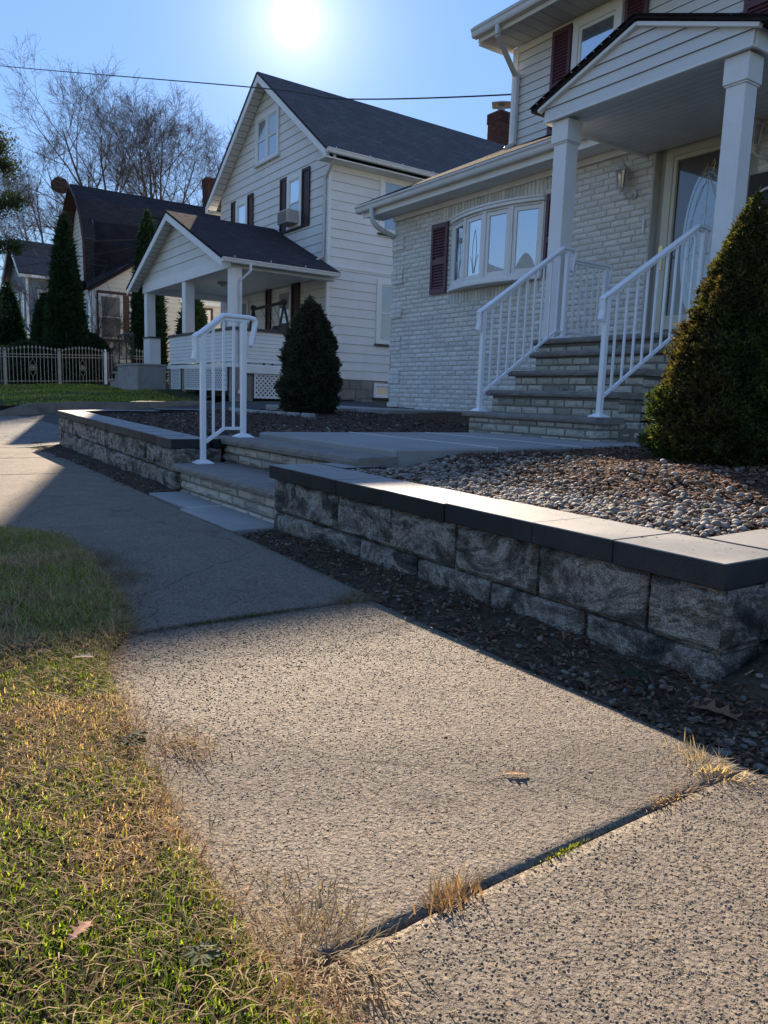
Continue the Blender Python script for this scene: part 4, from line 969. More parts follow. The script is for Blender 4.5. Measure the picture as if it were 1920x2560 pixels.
# raised planting beds
bed = idw([(-1.1, 2.2, -.44), (-1.1, 3, -.42), (-2.5, 2.2, -.435), (-3.6, 2.3, -.42), (-2.2, 3.6, -.31), (-2.4, 4.0, -.28), (-2.8, 4.75, -.29), (-4.2, 6.4, -.31), (-3.6, 3.4, -.33), (0, 4.5, -.3), (-5.6, 2.5, -.42), (-5.7, 3.1, -.36), (-7, 2.2, -.395),
           (-8.5, 2.3, -.375), (-10.2, 2.3, -.36), (-9, 5, -.24), (-11, 7.6, -.16), (-10.9, 3, -.34), (-11.2, 5, -.26), (-6.5, 5.5, -.29), (-7, 7.7, -.22), (-5.8, 4.6, -.32), (-9, 7.7, -.19)])
def bed_z(X, Y): return bed(X, Y) + .03 * (fbm(X * 3, Y * 3, 31) - .5) + .022 * (fbm(X * 16, Y * 16, 32) - .5)
def bed_grid(x0, x1, y0, y1): grid('planting_bed', x0, x1, y0, y1, .03, bed_z, MT['mulch'])
bed_grid(-3.63, -1.2, 2.1, 7.74); bed_grid(-5.75, -3.6, 4.75, 5.0)
bed_grid(-11.2, -5.52, 2.68, 7.74)
def bed_tri(X, Y): return np.where(Y < 2.16 - (X + 5.6) * .04, -.75, bed_z(X, Y))
grid('planting_bed', -10.2, -5.78, 2.05, 2.68, .03, bed_tri, MT['mulch'])
mb = MB(); mb.box(-11.6, -9.0, 6.3, 7.74, -.4, -.165); mb.box(-11.6, -9.9, 5.6, 6.3, -.4, -.175); tag(mb.build('side_slab', MT['walkway'], bevel=.01), kind='structure')
# walkway to the house
mb = MB()
for a, b in ((2.62, 3.43), (3.445, 4.25), (4.265, 5.2)): mb.box(-5.5, -3.64, a, b, -.5, -.298 - .0005 * a)
mb.box(-5.502, -3.638, 2.60, 2.63, -.5, -.303)
tag(mb.build('walkway', MT['walkway'], bevel=.012), kind='structure')
mb = MB(); mb.box(-5.49, -3.65, 3.431, 3.444, -.45, -.2965); mb.box(-5.49, -3.65, 4.251, 4.264, -.45, -.2968); tag(mb.build('walkway_joint', MT['joint']), kind='structure')
# driveway and apron
dz = lerp([1.5, 1.7, 3, 6.4, 8, 11, 25, 40], [-.765, -.755, -.66, -.42, -.22, -.15, 0, .1])
grid('driveway', -18.72, -11.2, 2.9, 26, .15, lambda X, Y: dz(Y) + .01 * fbm(X * 2, Y * 2, 3), MT['asphalt'])
grid('driveway_apron', -19.6, -10.2, 1.55, 3.0, .06, lambda X, Y: np.maximum(dz(Y), -.768 + .02 * (Y > 1.8)) + .022 * (fbm(X * 5, Y * 5, 41) - .5), MT['apron'])
# neighbour lawns
lz = idw([(-18.9, 2.9, -.46), (-18.9, 4, -.38), (-18.9, 6.7, -.28), (-18.9, 8, -.10), (-20, 11, -.1), (-23, 8, .01), (-26, 7.8, .04), (-21.5, 2.8, -.34), (-26, 2.8, -.3), (-21.5, 4.5, -.25), (-24, 5.5, -.12), (-30.5, 4.3, .0), (-30.5, 6.2, .08), (-30.5, 8, .15), (-30.5, 11, .2), (-34, 7, .18), (-45, 7, .2), (-30, 2.6, -.3), (-45, 2.6, -.3), (-30, 20, .3), (-60, 10, .3), (-40, 30, .4)])
grid('lawn', -34, -18.78, 2.6, 12, .08, lambda X, Y: lz(X, Y) + .03 * fbm(X * 6, Y * 6, 51), MT['lawn'])
grid('back_lawn', -75, -34.01, 2.6, 50, .8, lambda X, Y: lz(X, Y), MT['lawn']); grid('back_lawn', -34, -27, 12.01, 50, .5, lambda X, Y: lz(X, Y), MT['lawn'])
# concrete kerb wall along the neighbour lawn
mb = MB(); kz = lerp([2.35, 2.7, 3.2, 4, 6.2, 9, 12], [-.74, -.52, -.40, -.345, -.285, -.15, -.1]); ys = [2.35, 2.55, 2.8, 3.2, 4, 5, 6.2, 6.9, 7.6]
for a, b in zip(ys, ys[1:]):
    mb.hexa([(-18.95, a, -.95), (-18.74, a, -.95), (-18.74, b, -.95), (-18.95, b, -.95), (-18.95, a, kz(a)), (-18.76, a, kz(a)), (-18.76, b, kz(b)), (-18.95, b, kz(b))])
cb = mb.build('kerb_wall', MT['curb']); tag(cb, 'old concrete kerb wall edging the neighbour lawn along the driveway', 'low wall')
# rough stone planter wall on the far left
mb = MB(); rr = random.Random(5)
z = -.78
for k, (h_) in enumerate((.17, .15, .13)):
    y = 2.55 + .1 * k
    while y < 3.95 - k * .0:
        L = rr.uniform(.28, .5); y2 = min(y + L, 4.0); mb.color((rr.uniform(.6, 1.4),) * 3); o = rr.uniform(-.02, .02)
        mb.box(-22.3, -21.7 + o - .03 * k, y + .005, y2 - .005, z + .004, z + h_ - .004); y = y2
    x = -21.75
    while x > -27:
        L = rr.uniform(.3, .55); mb.color((rr.uniform(.6, 1.4),) * 3); mb.box(x - L + .01, x, 2.5 + .05 * k + rr.uniform(-.02, .02), 3.0, z + .004, z + h_ - .004); x -= L
    z += h_
pw = mb.build('stone_wall', MT['stonewall'], bevel=.025, seg=2); tag(pw, 'low dry stacked grey stone wall below the sunlit lawn', 'stone wall')
# edging stones in front of the small shrub
ed = MB(); rr = random.Random(9)
for k in range(9):
    a = -8.1 - .28 * k; y = 4.35 + .12 * abs(k - 4) ** 1.2 * .3
    ed.color((1, 1, 1)); ed.hexa([(a - .24, y - .05, -.30), (a, y - .05 + rr.uniform(-.02, .02), -.30), (a, y + .06, -.30), (a - .24, y + .06, -.30), (a - .23, y - .04, -.215), (a - .02, y - .04, -.22), (a - .02, y + .05, -.215), (a - .23, y + .05, -.22)])
tag(ed.build('edging', MT['concrete_pl'], bevel=.012), 'low ring of pale edging stones in front of the small dark conical shrub', 'edging')

# ------------------------------------------------------------------ retaining wall of split face blocks
def split_face(mb, fr, u0, u1, z0, z1, depth=.2, amp=.016, seed=0, nu=14, nz=6, base=0.0):
    vs = []
    for j in range(nz + 1):
        for i in range(nu + 1):
            a, b = i / nu, j / nz; u = u0 + (u1 - u0) * a; z = z0 + (z1 - z0) * b
            ed_ = min(a, 1 - a) * (u1 - u0); ez = min(b, 1 - b) * (z1 - z0); e = min(ed_, ez)
            q = Vector((u * 9 + seed * 3.1, z * 9, seed * 1.7)); d = MN.noise(q) * amp + MN.noise(q * 2.7) * amp * .6 + MN.noise(q * 6) * amp * .25
            n = base + (d + .004 if e > 1e-6 else -.018)
            vs.append(fr.P(u, n, z))
    k = nu + 1; fs = [(j * k + i, j * k + i + 1, (j + 1) * k + i + 1, (j + 1) * k + i) for j in range(nz) for i in range(nu)]
    mb.add(vs, fs)
    P = fr.P; c = [P(u0, base - .012, z0), P(u1, base - .012, z0), P(u1, base - .012, z1), P(u0, base - .012, z1), P(u0, -depth, z0), P(u1, -depth, z0), P(u1, -depth, z1), P(u0, -depth, z1)]
    mb.add(c, [(0, 4, 5, 1), (1, 5, 6, 2), (2, 6, 7, 3), (3, 7, 4, 0)])
def wall_run(mbB, mbC, p, q, zp, zq, joints_top, joints_bot, cap_j, seed, capw=.31, sc=0, ec=0):
    """p,q: plan ends of the block face; zp,zq: cap top level"""
    p, q = Vector((p[0], p[1], 0)), Vector((q[0], q[1], 0)); L = (q - p).length; u = (q - p).normalized(); n = Vector((u.y, -u.x, 0))
    if n.y > 0.3 or (abs(n.y) < .3 and n.x * seed_sign[0] < 0): n = -n
    f = FR(p, u, n); zt = lambda s: zp + (zq - zp) * s / L
    rr = random.Random(seed)
    for js, a, b in ((joints_bot, -.455, -.262), (joints_top, -.258, -.078)):
        for s0, s1 in zip(js, js[1:]):
            mbB.color((rr.random(), rr.random(), rr.random())); zc = zt((s0 + s1) / 2)
            split_face(mbB, f, s0 + .005, s1 - .005, zc + a, zc + b, amp=.012, nu=22, nz=10, seed=rr.random() * 50)
    for s0, s1 in zip(cap_j, cap_j[1:]):
        k = rr.choice((.55, .8, 1.0, 1.0, 1.15)); mbC.color((k, k, k)); a, b = zt(s0) + rr.uniform(-.0018, .0018), zt(s1) + rr.uniform(-.0018, .0018)
        o0, o1 = s0 + .0015, s1 - .0015; nf = .022 + rr.uniform(-.003, .003); P = f.P; h_ = .074
        pts = []
        m = 6
        i0 = o0 + (capw if (sc and s0 == cap_j[0]) else 0) * sc; i1 = o1 - (capw if (ec and s1 == cap_j[-1]) else 0) * ec
        def loop(z_, ins):
            A = [P(o0 + (o1 - o0) * t / m, nf - ins + .003 * MN.noise(Vector((seed + s0 * 5 + t * 3.3, z_ * 30, 0))), z_ + a + (b - a) * t / m) for t in range(m + 1)]
            return A + [P(i1, -capw + nf, z_ + b), P(i0, -capw + nf, z_ + a)]
        mbC.prism(loop(-h_, .002), loop(0, 0))
seed_sign = [1]
def spans(L, first, step):
    out = [0.0]; s = first
    while s < L - .12: out.append(s); s += step
    return out + [L]
W1 = thing('retaining_wall', 'low retaining wall of marbled grey blocks with charcoal caps beside the gravel bed, right of the steps', 'retaining wall', (-2.4, 1.9, -.85))
b_, c_ = MB(), MB()
wall_run(b_, c_, (-1.09, 1.897), (-3.83, 1.905), -.41, -.395, spans(2.74, .25, .45), spans(2.74, .48, .455), [0, .37, .71, 1.19, 1.63, 2.02, 2.40, 2.76], 3)
seed_sign[0] = 1
wall_run(b_, c_, (-1.09, 2.11), (-1.09, 6.8), -.41, -.38, spans(4.69, .30, .45), spans(4.69, .1, .455), [0.11] + spans(4.69, .50, .42)[1:], 8, capw=.30)
split_face(b_, FR((-1.085, 1.9, 0), (0, 1, 0), (1, 0, 0)), .004, .206, -.668, -.488, .15, seed=5)
wall_run(b_, c_, (-3.62, 2.22), (-3.62, 2.5), -.395, -.39, [0, .28], [0, .28], [0, .26], 12, capw=.28)
b_.build('stone_blocks', MT['block'], W1, smooth=False); c_.build('cap_stones', MT['cap'], W1, bevel=.003)
W2 = thing('retaining_wall', 'low retaining wall of marbled blocks with charcoal caps left of the steps, ending in a sunlit point', 'retaining wall', (-8, 2, -.85))
b_, c_ = MB(), MB()
L2 = math.hypot(4.72, .14)
wall_run(b_, c_, (-5.66, 1.965), (-10.38, 2.105), -.365, -.30, spans(L2, .30, .45), spans(L2, .5, .455), spans(L2 + .03, .40, .42), 21)
seed_sign[0] = 1
wall_run(b_, c_, (-5.655, 2.0), (-5.655, 2.36), -.365, -.36, [0, .36], [0, .36], [.285, .5], 22, capw=.3)
# far return, flaring back along the driveway
def cap_piece(pts, z0, z1, k): c_.color((k, k, k)); c_.prism([(x, y, z0) for x, y in pts], [(x, y, z1) for x, y in pts])
cap_piece([(-10.41, 2.085), (-10.38, 2.40), (-10.95, 3.0), (-11.22, 2.88)], -.373, -.299, 1.0)
cap_piece([(-11.225, 2.885), (-10.955, 3.005), (-10.98, 3.6), (-11.27, 3.6)], -.373, -.299, .9)
cap_piece([(-11.272, 3.605), (-10.982, 3.605), (-11.0, 5.2), (-11.30, 5.2)], -.345, -.271, .9)
for (a, b) in (((-10.40, 2.10), (-11.20, 2.88)), ((-11.20, 2.88), (-11.27, 5.2))):
    p, q = Vector((*a, 0)), Vector((*b, 0)); u = (q - p).normalized(); f = FR(p, u, Vector((-abs(u.y), u.x * (1 if u.y > 0 else -1), 0))); L = (q - p).length; b_.color((random.random(), random.random(), .5))
    for z0, z1 in ((-.75, -.56), (-.557, -.375)):
        for s0, s1 in zip(spans(L, .4, .45), spans(L, .4, .45)[1:]): split_face(b_, f, s0 + .003, s1 - .003, z0, z1, .15, seed=s0 * 7)
b_.build('stone_blocks', MT['block'], W2); c_.build('cap_stones', MT['cap'], W2, bevel=.004)

# ------------------------------------------------------------------ steps
def rock_tread(mb, x0, x1, y0, y1, z0, z1, seed=1, sides=True):
    """stone slab with rock-faced front edge (towards -Y)"""
    m = max(6, int((x1 - x0) / .05)); fr_ = []
    rows = [(z1, .012), (z1 - .008, .0), ((z0 + z1) / 2, -.006), (z0 + .008, .0), (z0, .014)]
    vs = []; k = m + 1
    for (z, ins) in rows:
        for i in range(k):
            x = x0 + (x1 - x0) * i / m; d = .008 * MN.noise(Vector((x * 14 + seed, z * 40, seed))) + .004 * MN.noise(Vector((x * 40, z * 80, seed)))
            vs.append((x, y0 + ins + d, z))
    n = len(vs); fs = []
    for j in range(len(rows) - 1):
        for i in range(m): fs.append(((j + 1) * k + i, (j + 1) * k + i + 1, j * k + i + 1, j * k + i))
    vs += [(x0 + (x1 - x0) * i / m, y1, z1) for i in range(k)] + [(x0 + (x1 - x0) * i / m, y1, z0) for i in range(k)]
    for i in range(m):
        fs.append((i, i + 1, n + i + 1, n + i)); fs.append((n + i, n + i + 1, n + k + i + 1, n + k + i)); fs.append((n + k + i, n + k + i + 1, 4 * k + i + 1, 4 * k + i))
    fs.append((0, n, n + k, 4 * k, 3 * k, 2 * k, k)); fs.append((m, k + m, 2 * k + m, 3 * k + m, 4 * k + m, n + k + m, n + m))
    mb.add(vs, fs)
MT['stepblotch'] = simple('blotched_step_brick', (.50, .47, .40), (.42, .40, .34), 6, .85, .2, .012, 50, attr=True, grime=((.09, .10, .12), 11.0, .75))
def cstep(r, u, z):
    k = r.choice((.62, .85, .95, 1.0, 1.05, 1.12)); return (k, k * .99, k * .96)
FS = thing('front_steps', 'two brown stone steps with cream split stone risers between the retaining walls', 'steps', (-4.6, 2.1, -.76))
mb = MB(); rock_tread(mb, -5.60, -3.80, 1.93, 2.40, -.603, -.545, 1); mb.build('tread', MT['tread'], FS)
mb = MB(); rock_tread(mb, -5.78, -3.63, 2.34, 2.615, -.405, -.345, 4); mb.build('tread', MT['tread'], FS)
mb = MB(); f1 = FR((0, 1.985, 0), (1, 0, 0), (0, -1, 0)); f2 = FR((0, 2.40, 0), (1, 0, 0), (0, -1, 0))
bricks(mb, f1, -5.53, -3.84, -.79, -.604, .20, .055, .010, .014, colf=cstep, rot=.012)
bricks(mb, FR((-5.53, 1.99, 0), (0, 1, 0), (-1, 0, 0)), 0, .4, -.79, -.604, .20, .055, .01, .01, colf=cstep); mb.build('riser_stones', MT['stepbrick'], FS); mb = MB()
bricks(mb, f2, -5.70, -3.66, -.60, -.406, .20, .055, .010, .014, colf=cstep, rot=.012)
mb.build('riser_stones', MT['stepbrick'], FS)
mb = MB(); mb.box(-5.53, -3.84, 1.985, 2.399, -.9, -.604); mb.box(-5.70, -3.66, 2.40, 2.60, -.9, -.406); mb.build('step_core', MT['stepmortar'], FS)
HS = thing('entrance_steps', 'wide brick steps with brown stone treads rising to the brick house door', 'steps', (-4.9, 5.0, -.31))
TR = [(-5.77, -4.10, 4.93, -.10), (-5.77, -4.11, 5.23, .115), (-5.775, -4.11, 5.53, .32), (-5.78, -4.11, 5.82, .525), (-5.97, -3.76, 6.02, .675)]
core = MB(); br = MB()
for i, (xa, xb, y, z) in enumerate(TR):
    yn = 7.745 if i == 4 else TR[i + 1][2] + .06; mb = MB(); rock_tread(mb, xa, xb, y, yn, z - .056, z, 11 + i * 3); mb.build('tread', MT['tread'], HS)
    x0, x1 = xa + .055, xb - .045; zb = -.42 if i == 0 else TR[i - 1][3]; core.box(x0, x1, y + .05, 7.74 - i * .002, (-.6 if i < 4 else .3) - .001 * i, z - .057)
    if i == 4: core.box(x0 + .01, x1 - .01, 6.15, 7.72, -.6, .3)
    bricks(br, FR((0, y + .05, 0), (1, 0, 0), (0, -1, 0)), x0, x1, zb, z - .058, .20, .060, .014, .012, colf=cstep, rot=.003)
    yb = (TR[i + 1][2] + .04) if i < 4 else 7.7
    zlo = -.42 if i < 4 else .3
    bricks(br, FR((x1, 0, 0), (0, 1, 0), (1, 0, 0)), y + .05, yb, zlo, z - .058, .20, .060, .014, .012, colf=cstep, rot=.003)
bricks(br, FR((-3.816, 0, 0), (0, 1, 0), (1, 0, 0)), 6.15, 7.7, -.42, .3, .27, .062, .012, .010, colf=cstep)
br.build('brick_facing', MT['stepblotch'], HS); core.build('step_core', MT['stepmortar'], HS)

# ------------------------------------------------------------------ handrails
def handrail(name, label, X, posts, top, bot, nb, curls=(True, True), group=None, ps=.045, plates=True, first=True):
    t = thing(name, label, 'handrail', (X, posts[0][0], posts[0][1]), group)
    def zi(poly, y):
        for a, b in zip(poly, poly[1:]):
            if a[0] - 1e-6 <= y <= b[0] + 1e-6: return a[1] + (b[1] - a[1]) * (y - a[0]) / (b[0] - a[0])
        return poly[0][1] if y < poly[0][0] else poly[-1][1]
    for (y, z) in (posts if first else posts[1:]):
        mb = MB(); h_ = ps / 2; mb.box(X - h_, X + h_, y - h_, y + h_, z + .004, zi(top, y) - .018); mb.build('post', MT['railpaint'], t, bevel=.004)
        if plates:
            mb = MB(); mb.add([(X - .065, y - .065, z + .001), (X + .065, y - .065, z + .001), (X + .065, y + .065, z + .001), (X - .065, y + .065, z + .001), (X - .065, y - .065, z + .008), (X + .065, y - .065, z + .008), (X + .065, y + .065, z + .008), (X - .065, y + .065, z + .008), (X - .028, y - .028, z + .03), (X + .028, y - .028, z + .03), (X + .028, y + .028, z + .03), (X - .028, y + .028, z + .03)],
                              [(3, 2, 1, 0)] + [(i, (i + 1) % 4, 4 + (i + 1) % 4, 4 + i) for i in range(4)] + [(4 + i, 4 + (i + 1) % 4, 8 + (i + 1) % 4, 8 + i) for i in range(4)] + [(8, 9, 10, 11)]); mb.build('base_plate', MT['railpaint'], t)
    # moulded cap rail: rounded top profile swept along the path
    prof = [(-.024, -.012), (-.030, .0), (-.026, .012), (-.012, .020), (.012, .020), (.026, .012), (.030, .0), (.024, -.012)]
    def sweep(path, sc=1.0):
        mb = MB(); pts = [Vector((X, a, b)) for a, b in path]; vs = []; n = len(prof)
        for i, p in enumerate(pts):
            d = (pts[min(i + 1, len(pts) - 1)] - pts[max(i - 1, 0)]).normalized(); up = Vector((0, -d.z, d.y))
            if i not in (0, len(pts) - 1):
                d1 = (pts[i] - pts[i - 1]).normalized(); k = 1 / max(.5, d1.dot(d))
            else: k = 1
            for (a, b) in prof: vs.append(p + Vector((a * sc, 0, 0)) + up * (b * sc * k))
        fs = [(i * n + j, i * n + (j + 1) % n, (i + 1) * n + (j + 1) % n, (i + 1) * n + j) for i in range(len(pts) - 1) for j in range(n)] + [tuple(range(n))[::-1], tuple((len(pts) - 1) * n + j for j in range(n))]
        mb.add(vs, fs); return mb
    (ya, za), (yb, zb) = top[0], top[-1]
    path = list(top)
    if curls[0]: path = [(ya - .035, za - .20), (ya - .045, za - .185), (ya - .035, za - .12), (ya - .040, za - .05), (ya - .044, za - .028), (ya - .022, za - .008)] + path
    if curls[1]: path = path + [(yb + .045, zb - .008), (yb + .058, zb - .028), (yb + .050, zb - .07), (yb + .030, zb - .16), (yb + .024, zb - .205), (yb + .036, zb - .215)]
    sweep(path).build('top_rail', MT['railpaint'], t, bevel=.002)
    mb = MB()
    for a, b in zip(top, top[1:]): mb.beam((X, a[0], a[1] - .024), (X, b[0], b[1] - .024), .030, .020)
    mb.build('upper_channel', MT['railpaint'], t)
    mb = MB()
    for a, b in zip(bot, bot[1:]): mb.beam((X, a[0], a[1]), (X, b[0], b[1]), .028, .022)
    mb.build('bottom_rail', MT['railpaint'], t)
    y0, y1 = posts[0][0], posts[-1][0]
    for k in range(nb):
        y = y0 + (y1 - y0) * (k + 1) / (nb + 1); mb = MB(); mb.box(X - .0085, X + .0085, y - .0085, y + .0085, zi(bot, y) + .005, zi(top, y) - .03); mb.build('baluster', MT['railpaint'], t)
    return t
handrail('handrail', 'short white metal handrail with three balusters on the two front steps by the sidewalk', -5.535, [(2.15, -.545), (2.48, -.345)], [(2.13, .43), (2.31, .575), (2.52, .575)], [(2.17, -.38), (2.32, -.275), (2.46, -.275)], 3, ps=.04)
handrail('handrail', 'long white metal handrail on the left of the entrance steps, beside the bow window', -5.60, [(5.00, -.10), (6.11, .675)], [(4.98, .865), (6.03, 1.575), (6.15, 1.578)], [(5.02, .075), (6.00, .745), (6.09, .745)], 9)
handrail('handrail', 'white metal handrail on the right of the entrance steps next to the large conical shrub', -4.17, [(5.05, -.10), (6.28, .675)], [(5.03, .875), (6.18, 1.588), (6.30, 1.588)], [(5.07, .068), (6.09, .71), (6.26, .71)], 9)
handrail('handrail', 'short level white guard rail on the landing behind the left column', -5.62, [(6.16, .675), (6.74, .675)], [(6.18, 1.488), (6.75, 1.488)], [(6.16, .75), (6.74, .75)], 5, curls=(False, True), first=False)

# ------------------------------------------------------------------ cream iron fence
fence = thing('iron_fence', 'cream painted iron fence with spear tops and round medallions in front of the ivory house', 'fence', (-30.5, 7, .1))
FX = -30.5; fy = [2.57 - 1.84, 2.57, 4.41, 6.25, 7.92, 9.6]; gz = lambda y: float(np.interp(y, [0, 2.5, 4.4, 6.25, 7.9, 9.6], [-.1, .0, .045, .12, .19, .24]))
for i, y in enumerate(fy):
    mb = MB(); g = gz(y); mb.box(FX - .05, FX + .05, y - .05, y + .05, g - .2, g + 1.16); mb.box(FX - .06, FX + .06, y - .06, y + .06, g + 1.161, g + 1.19); mb.sphere((FX, y, g + 1.25), .05, 8, 5); mb.build('post', MT['vinyl' if i == 4 else 'cream_iron'], fence)
for (a, b) in zip(fy, fy[1:]):
    if b < 2: continue
    mb = MB(); ga, gb = gz(a), gz(b); g = lambda y: ga + (gb - ga) * (y - a) / (b - a)
    for h_ in (.10, .97, 1.07): mb.beam((FX, a + .05, ga + h_), (FX, b - .05, gb + h_), .02, .025)
    n = 13; mid = (a + b) / 2
    for k in range(n):
        y = a + (b - a) * (k + 1) / (n + 1); t = 1 - abs(y - mid) / ((b - a) / 2); z1 = g(y) + 1.16 + .12 * math.sin(t * math.pi / 2)
        if abs(k - 6) < 1:
            mb.tube([(FX, y, g(y) + .9), (FX, y, z1)], .012, 5); mb.tube([(FX, y, g(y) + .04), (FX, y, g(y) + .26)], .012, 5)
        else: mb.tube([(FX, y, g(y) + .02), (FX, y, z1)], .012, 5)
        if b < 8.5 or k > 8: mb.tube([(FX, y, z1), (FX, y, z1 + .03), (FX, y, z1 + .045), (FX, y, z1 + .12)], [.012, .042, .034, .002], 4)
    mb.build('panel', MT['cream_iron'], fence)
    if b < 8.5:
        mb = MB(); zc = g(mid) + .58
        for s in (-1, 1):
            mb.tube([(FX, mid, zc + .33), (FX, mid + s * .11, zc + .12)], .008, 4); mb.tube([(FX, mid, zc - .33), (FX, mid + s * .11, zc - .12)], .008, 4)
        for r_ in (.11, .06): mb.tube([(FX, mid + r_ * math.cos(t), zc + r_ * math.sin(t)) for t in [2 * math.pi * i / 14 for i in range(15)]], .009, 4)
        for i in range(6): mb.tube([(FX, mid, zc), (FX, mid + .11 * math.cos(i * 1.047), zc + .11 * math.sin(i * 1.047))], .012, 4)
        mb.build('medallion', MT['cream_iron'], fence)
# ================================================================== loose stones, litter, grass
def ico(level=1):
    t = (1 + 5 ** .5) / 2
    v = [(-1, t, 0), (1, t, 0), (-1, -t, 0), (1, -t, 0), (0, -1, t), (0, 1, t), (0, -1, -t), (0, 1, -t), (t, 0, -1), (t, 0, 1), (-t, 0, -1), (-t, 0, 1)]
    f = [(0, 11, 5), (0, 5, 1), (0, 1, 7), (0, 7, 10), (0, 10, 11), (1, 5, 9), (5, 11, 4), (11, 10, 2), (10, 7, 6), (7, 1, 8), (3, 9, 4), (3, 4, 2), (3, 2, 6), (3, 6, 8), (3, 8, 9), (4, 9, 5), (2, 4, 11), (6, 2, 10), (8, 6, 7), (9, 8, 1)]
    v = [np.array(p) / np.linalg.norm(p) for p in v]
    for _ in range(level):
        nf = []; cache = {}
        def mid(a, b):
            k = (min(a, b), max(a, b))
            if k not in cache: p = v[a] + v[b]; v.append(p / np.linalg.norm(p)); cache[k] = len(v) - 1
            return cache[k]
        for a, b, c in f: x, y, z = mid(a, b), mid(b, c), mid(c, a); nf += [(a, x, z), (b, y, x), (c, z, y), (x, y, z)]
        f = nf
    return np.array(v), np.array(f)
def rotm(n, tilt=None):
    a = RNG.uniform(0, 2 * np.pi, n); ca, sa = np.cos(a), np.sin(a); z = np.zeros(n); o = np.ones(n)
    Rz = np.stack([ca, -sa, z, sa, ca, z, z, z, o], 1).reshape(n, 3, 3)
    t = RNG.normal(0, .35 if tilt is None else tilt, n); ct, st = np.cos(t), np.sin(t)
    Rx = np.stack([o, z, z, z, ct, -st, z, st, ct], 1).reshape(n, 3, 3)
    b = RNG.uniform(0, 2 * np.pi, n); cb, sb = np.cos(b), np.sin(b); Rb = np.stack([cb, -sb, z, sb, cb, z, z, z, o], 1).reshape(n, 3, 3)
    return Rz @ Rx @ Rb
def scatter_rocks(name, xyz, size, cols, mat, level=1, flat=.65, lump=.18, emb=.15, smooth=True, variants=10):
    V0, F0 = ico(level); n = len(xyz); nv = len(V0); bank = []
    for k in range(variants):
        p = V0.copy(); d = RNG.normal(0, 1, (5, 3)); r = np.ones(nv)
        for q in d: q = q / np.linalg.norm(q); r += lump * np.clip(p @ q - .25, 0, 1) * RNG.uniform(-1.6, 1.0)
        r += RNG.normal(0, .035, nv); bank.append(p * r[:, None])
    bank = np.array(bank); idx = RNG.integers(0, variants, n); P = bank[idx]
    s = size[:, None] * np.stack([RNG.uniform(.8, 1.3, n), RNG.uniform(.7, 1.0, n), flat * RNG.uniform(.8, 1.2, n)], 1)
    P = P * s[:, None, :]; P = np.einsum('nij,nvj->nvi', rotm(n), P)
    P = P + xyz[:, None, :] + np.array([0, 0, 1.0]) * (size * flat * (1 - 2 * emb))[:, None, None]
    F = (F0[None] + (np.arange(n) * nv)[:, None, None]).reshape(-1, 3)
    return build_np(name, P.reshape(-1, 3), F, mat, np.repeat(cols, nv, 0), smooth=smooth, origin=tuple(xyz.mean(0)))
def stonecols(n, lo=.55, hi=1.15):
    k = RNG.uniform(lo, hi, n); w = RNG.uniform(-.06, .08, n); c = np.stack([k * (1 + w), k, k * (1 - w)], 1)
    br = RNG.random(n) < .18; c[br] *= np.array([.55, .42, .33]); return c
# gravel bed behind the wall
n = 8500
x = RNG.uniform(-3.55, -1.42, n); y = 2.19 + RNG.gamma(1.6, .34, n); ok = (y < 3.7) & (RNG.random(n) < np.clip(1.25 - (y - 2.2) * .75, .05, 1)); x, y = x[ok], y[ok]
m = (RNG.random(len(x)) < np.clip(.35 + 1.6 * fbm(x * 2.2, y * 2.2, 61, 3) - .25, .15, 1)); x, y = x[m], y[m]
sz = .0045 + .0115 * RNG.random(len(x)) ** 1.7 * np.where(RNG.random(len(x)) < .08, 1.6, 1)
z = bed_z(x, y) + RNG.uniform(0, .012, len(x))
tag(scatter_rocks('gravel', np.stack([x, y, z], 1), sz, stonecols(len(x), .6, 1.25), MT['rock'], smooth=False), 'pale river gravel spread over the mulch behind the right retaining wall', 'gravel', kind='stuff')
# bark chips in the beds
def chips(name, x, y, zf, L, W, cols, mat, label, cat, tilt=.35, lift=.004):
    n = len(x); base = np.array([(-.5, -.5, 0), (.5, -.35, 0), (.45, .5, .15), (-.4, .4, .05)])
    P = base[None] * np.stack([L, W, W], 1)[:, None, :]; P = np.einsum('nij,nvj->nvi', rotm(n, tilt), P); P = P + np.stack([x, y, zf(x, y) + lift + RNG.uniform(0, .012, n)], 1)[:, None, :]
    F = np.arange(n * 4).reshape(n, 4); o = build_np(name, P.reshape(-1, 3), F, mat, np.repeat(cols, 4, 0), origin=(float(x.mean()), float(y.mean()), float(P[:, :, 2].min())))
    return tag(o, label, cat, kind='stuff')
def browns(n, a=(.16, .085, .055), b=(.07, .04, .028)):
    t = RNG.random((n, 1)); return (np.array(a) * t + np.array(b) * (1 - t)) * RNG.uniform(.7, 1.3, (n, 1))
n = 26000; x = RNG.uniform(-3.6, -1.2, n); y = 2.2 + 3.6 * RNG.random(n) ** 1.6
chips('bark_mulch', x, y, bed_z, RNG.uniform(.012, .045, n), RNG.uniform(.005, .014, n), browns(n, (.22, .13, .085), (.09, .055, .04)), MT['chip'], 'red brown bark mulch among the gravel in front of the large conical shrub', 'mulch')
n = 9000; x = RNG.uniform(-10.9, -5.55, n); y = RNG.uniform(2.15, 6.2, n); k = (y > 2.75) | (x < -5.8); x, y = x[k], y[k]; n = len(x)
chips('bark_mulch', x, y, bed_z, RNG.uniform(.015, .06, n), RNG.uniform(.006, .02, n), np.where(RNG.random((n, 1)) < .1, np.array([[.30, .28, .25]]), browns(n, (.12, .085, .07), (.05, .038, .033))), MT['chip'], 'dark mulch with a few pale stones in the bed left of the walkway', 'mulch')
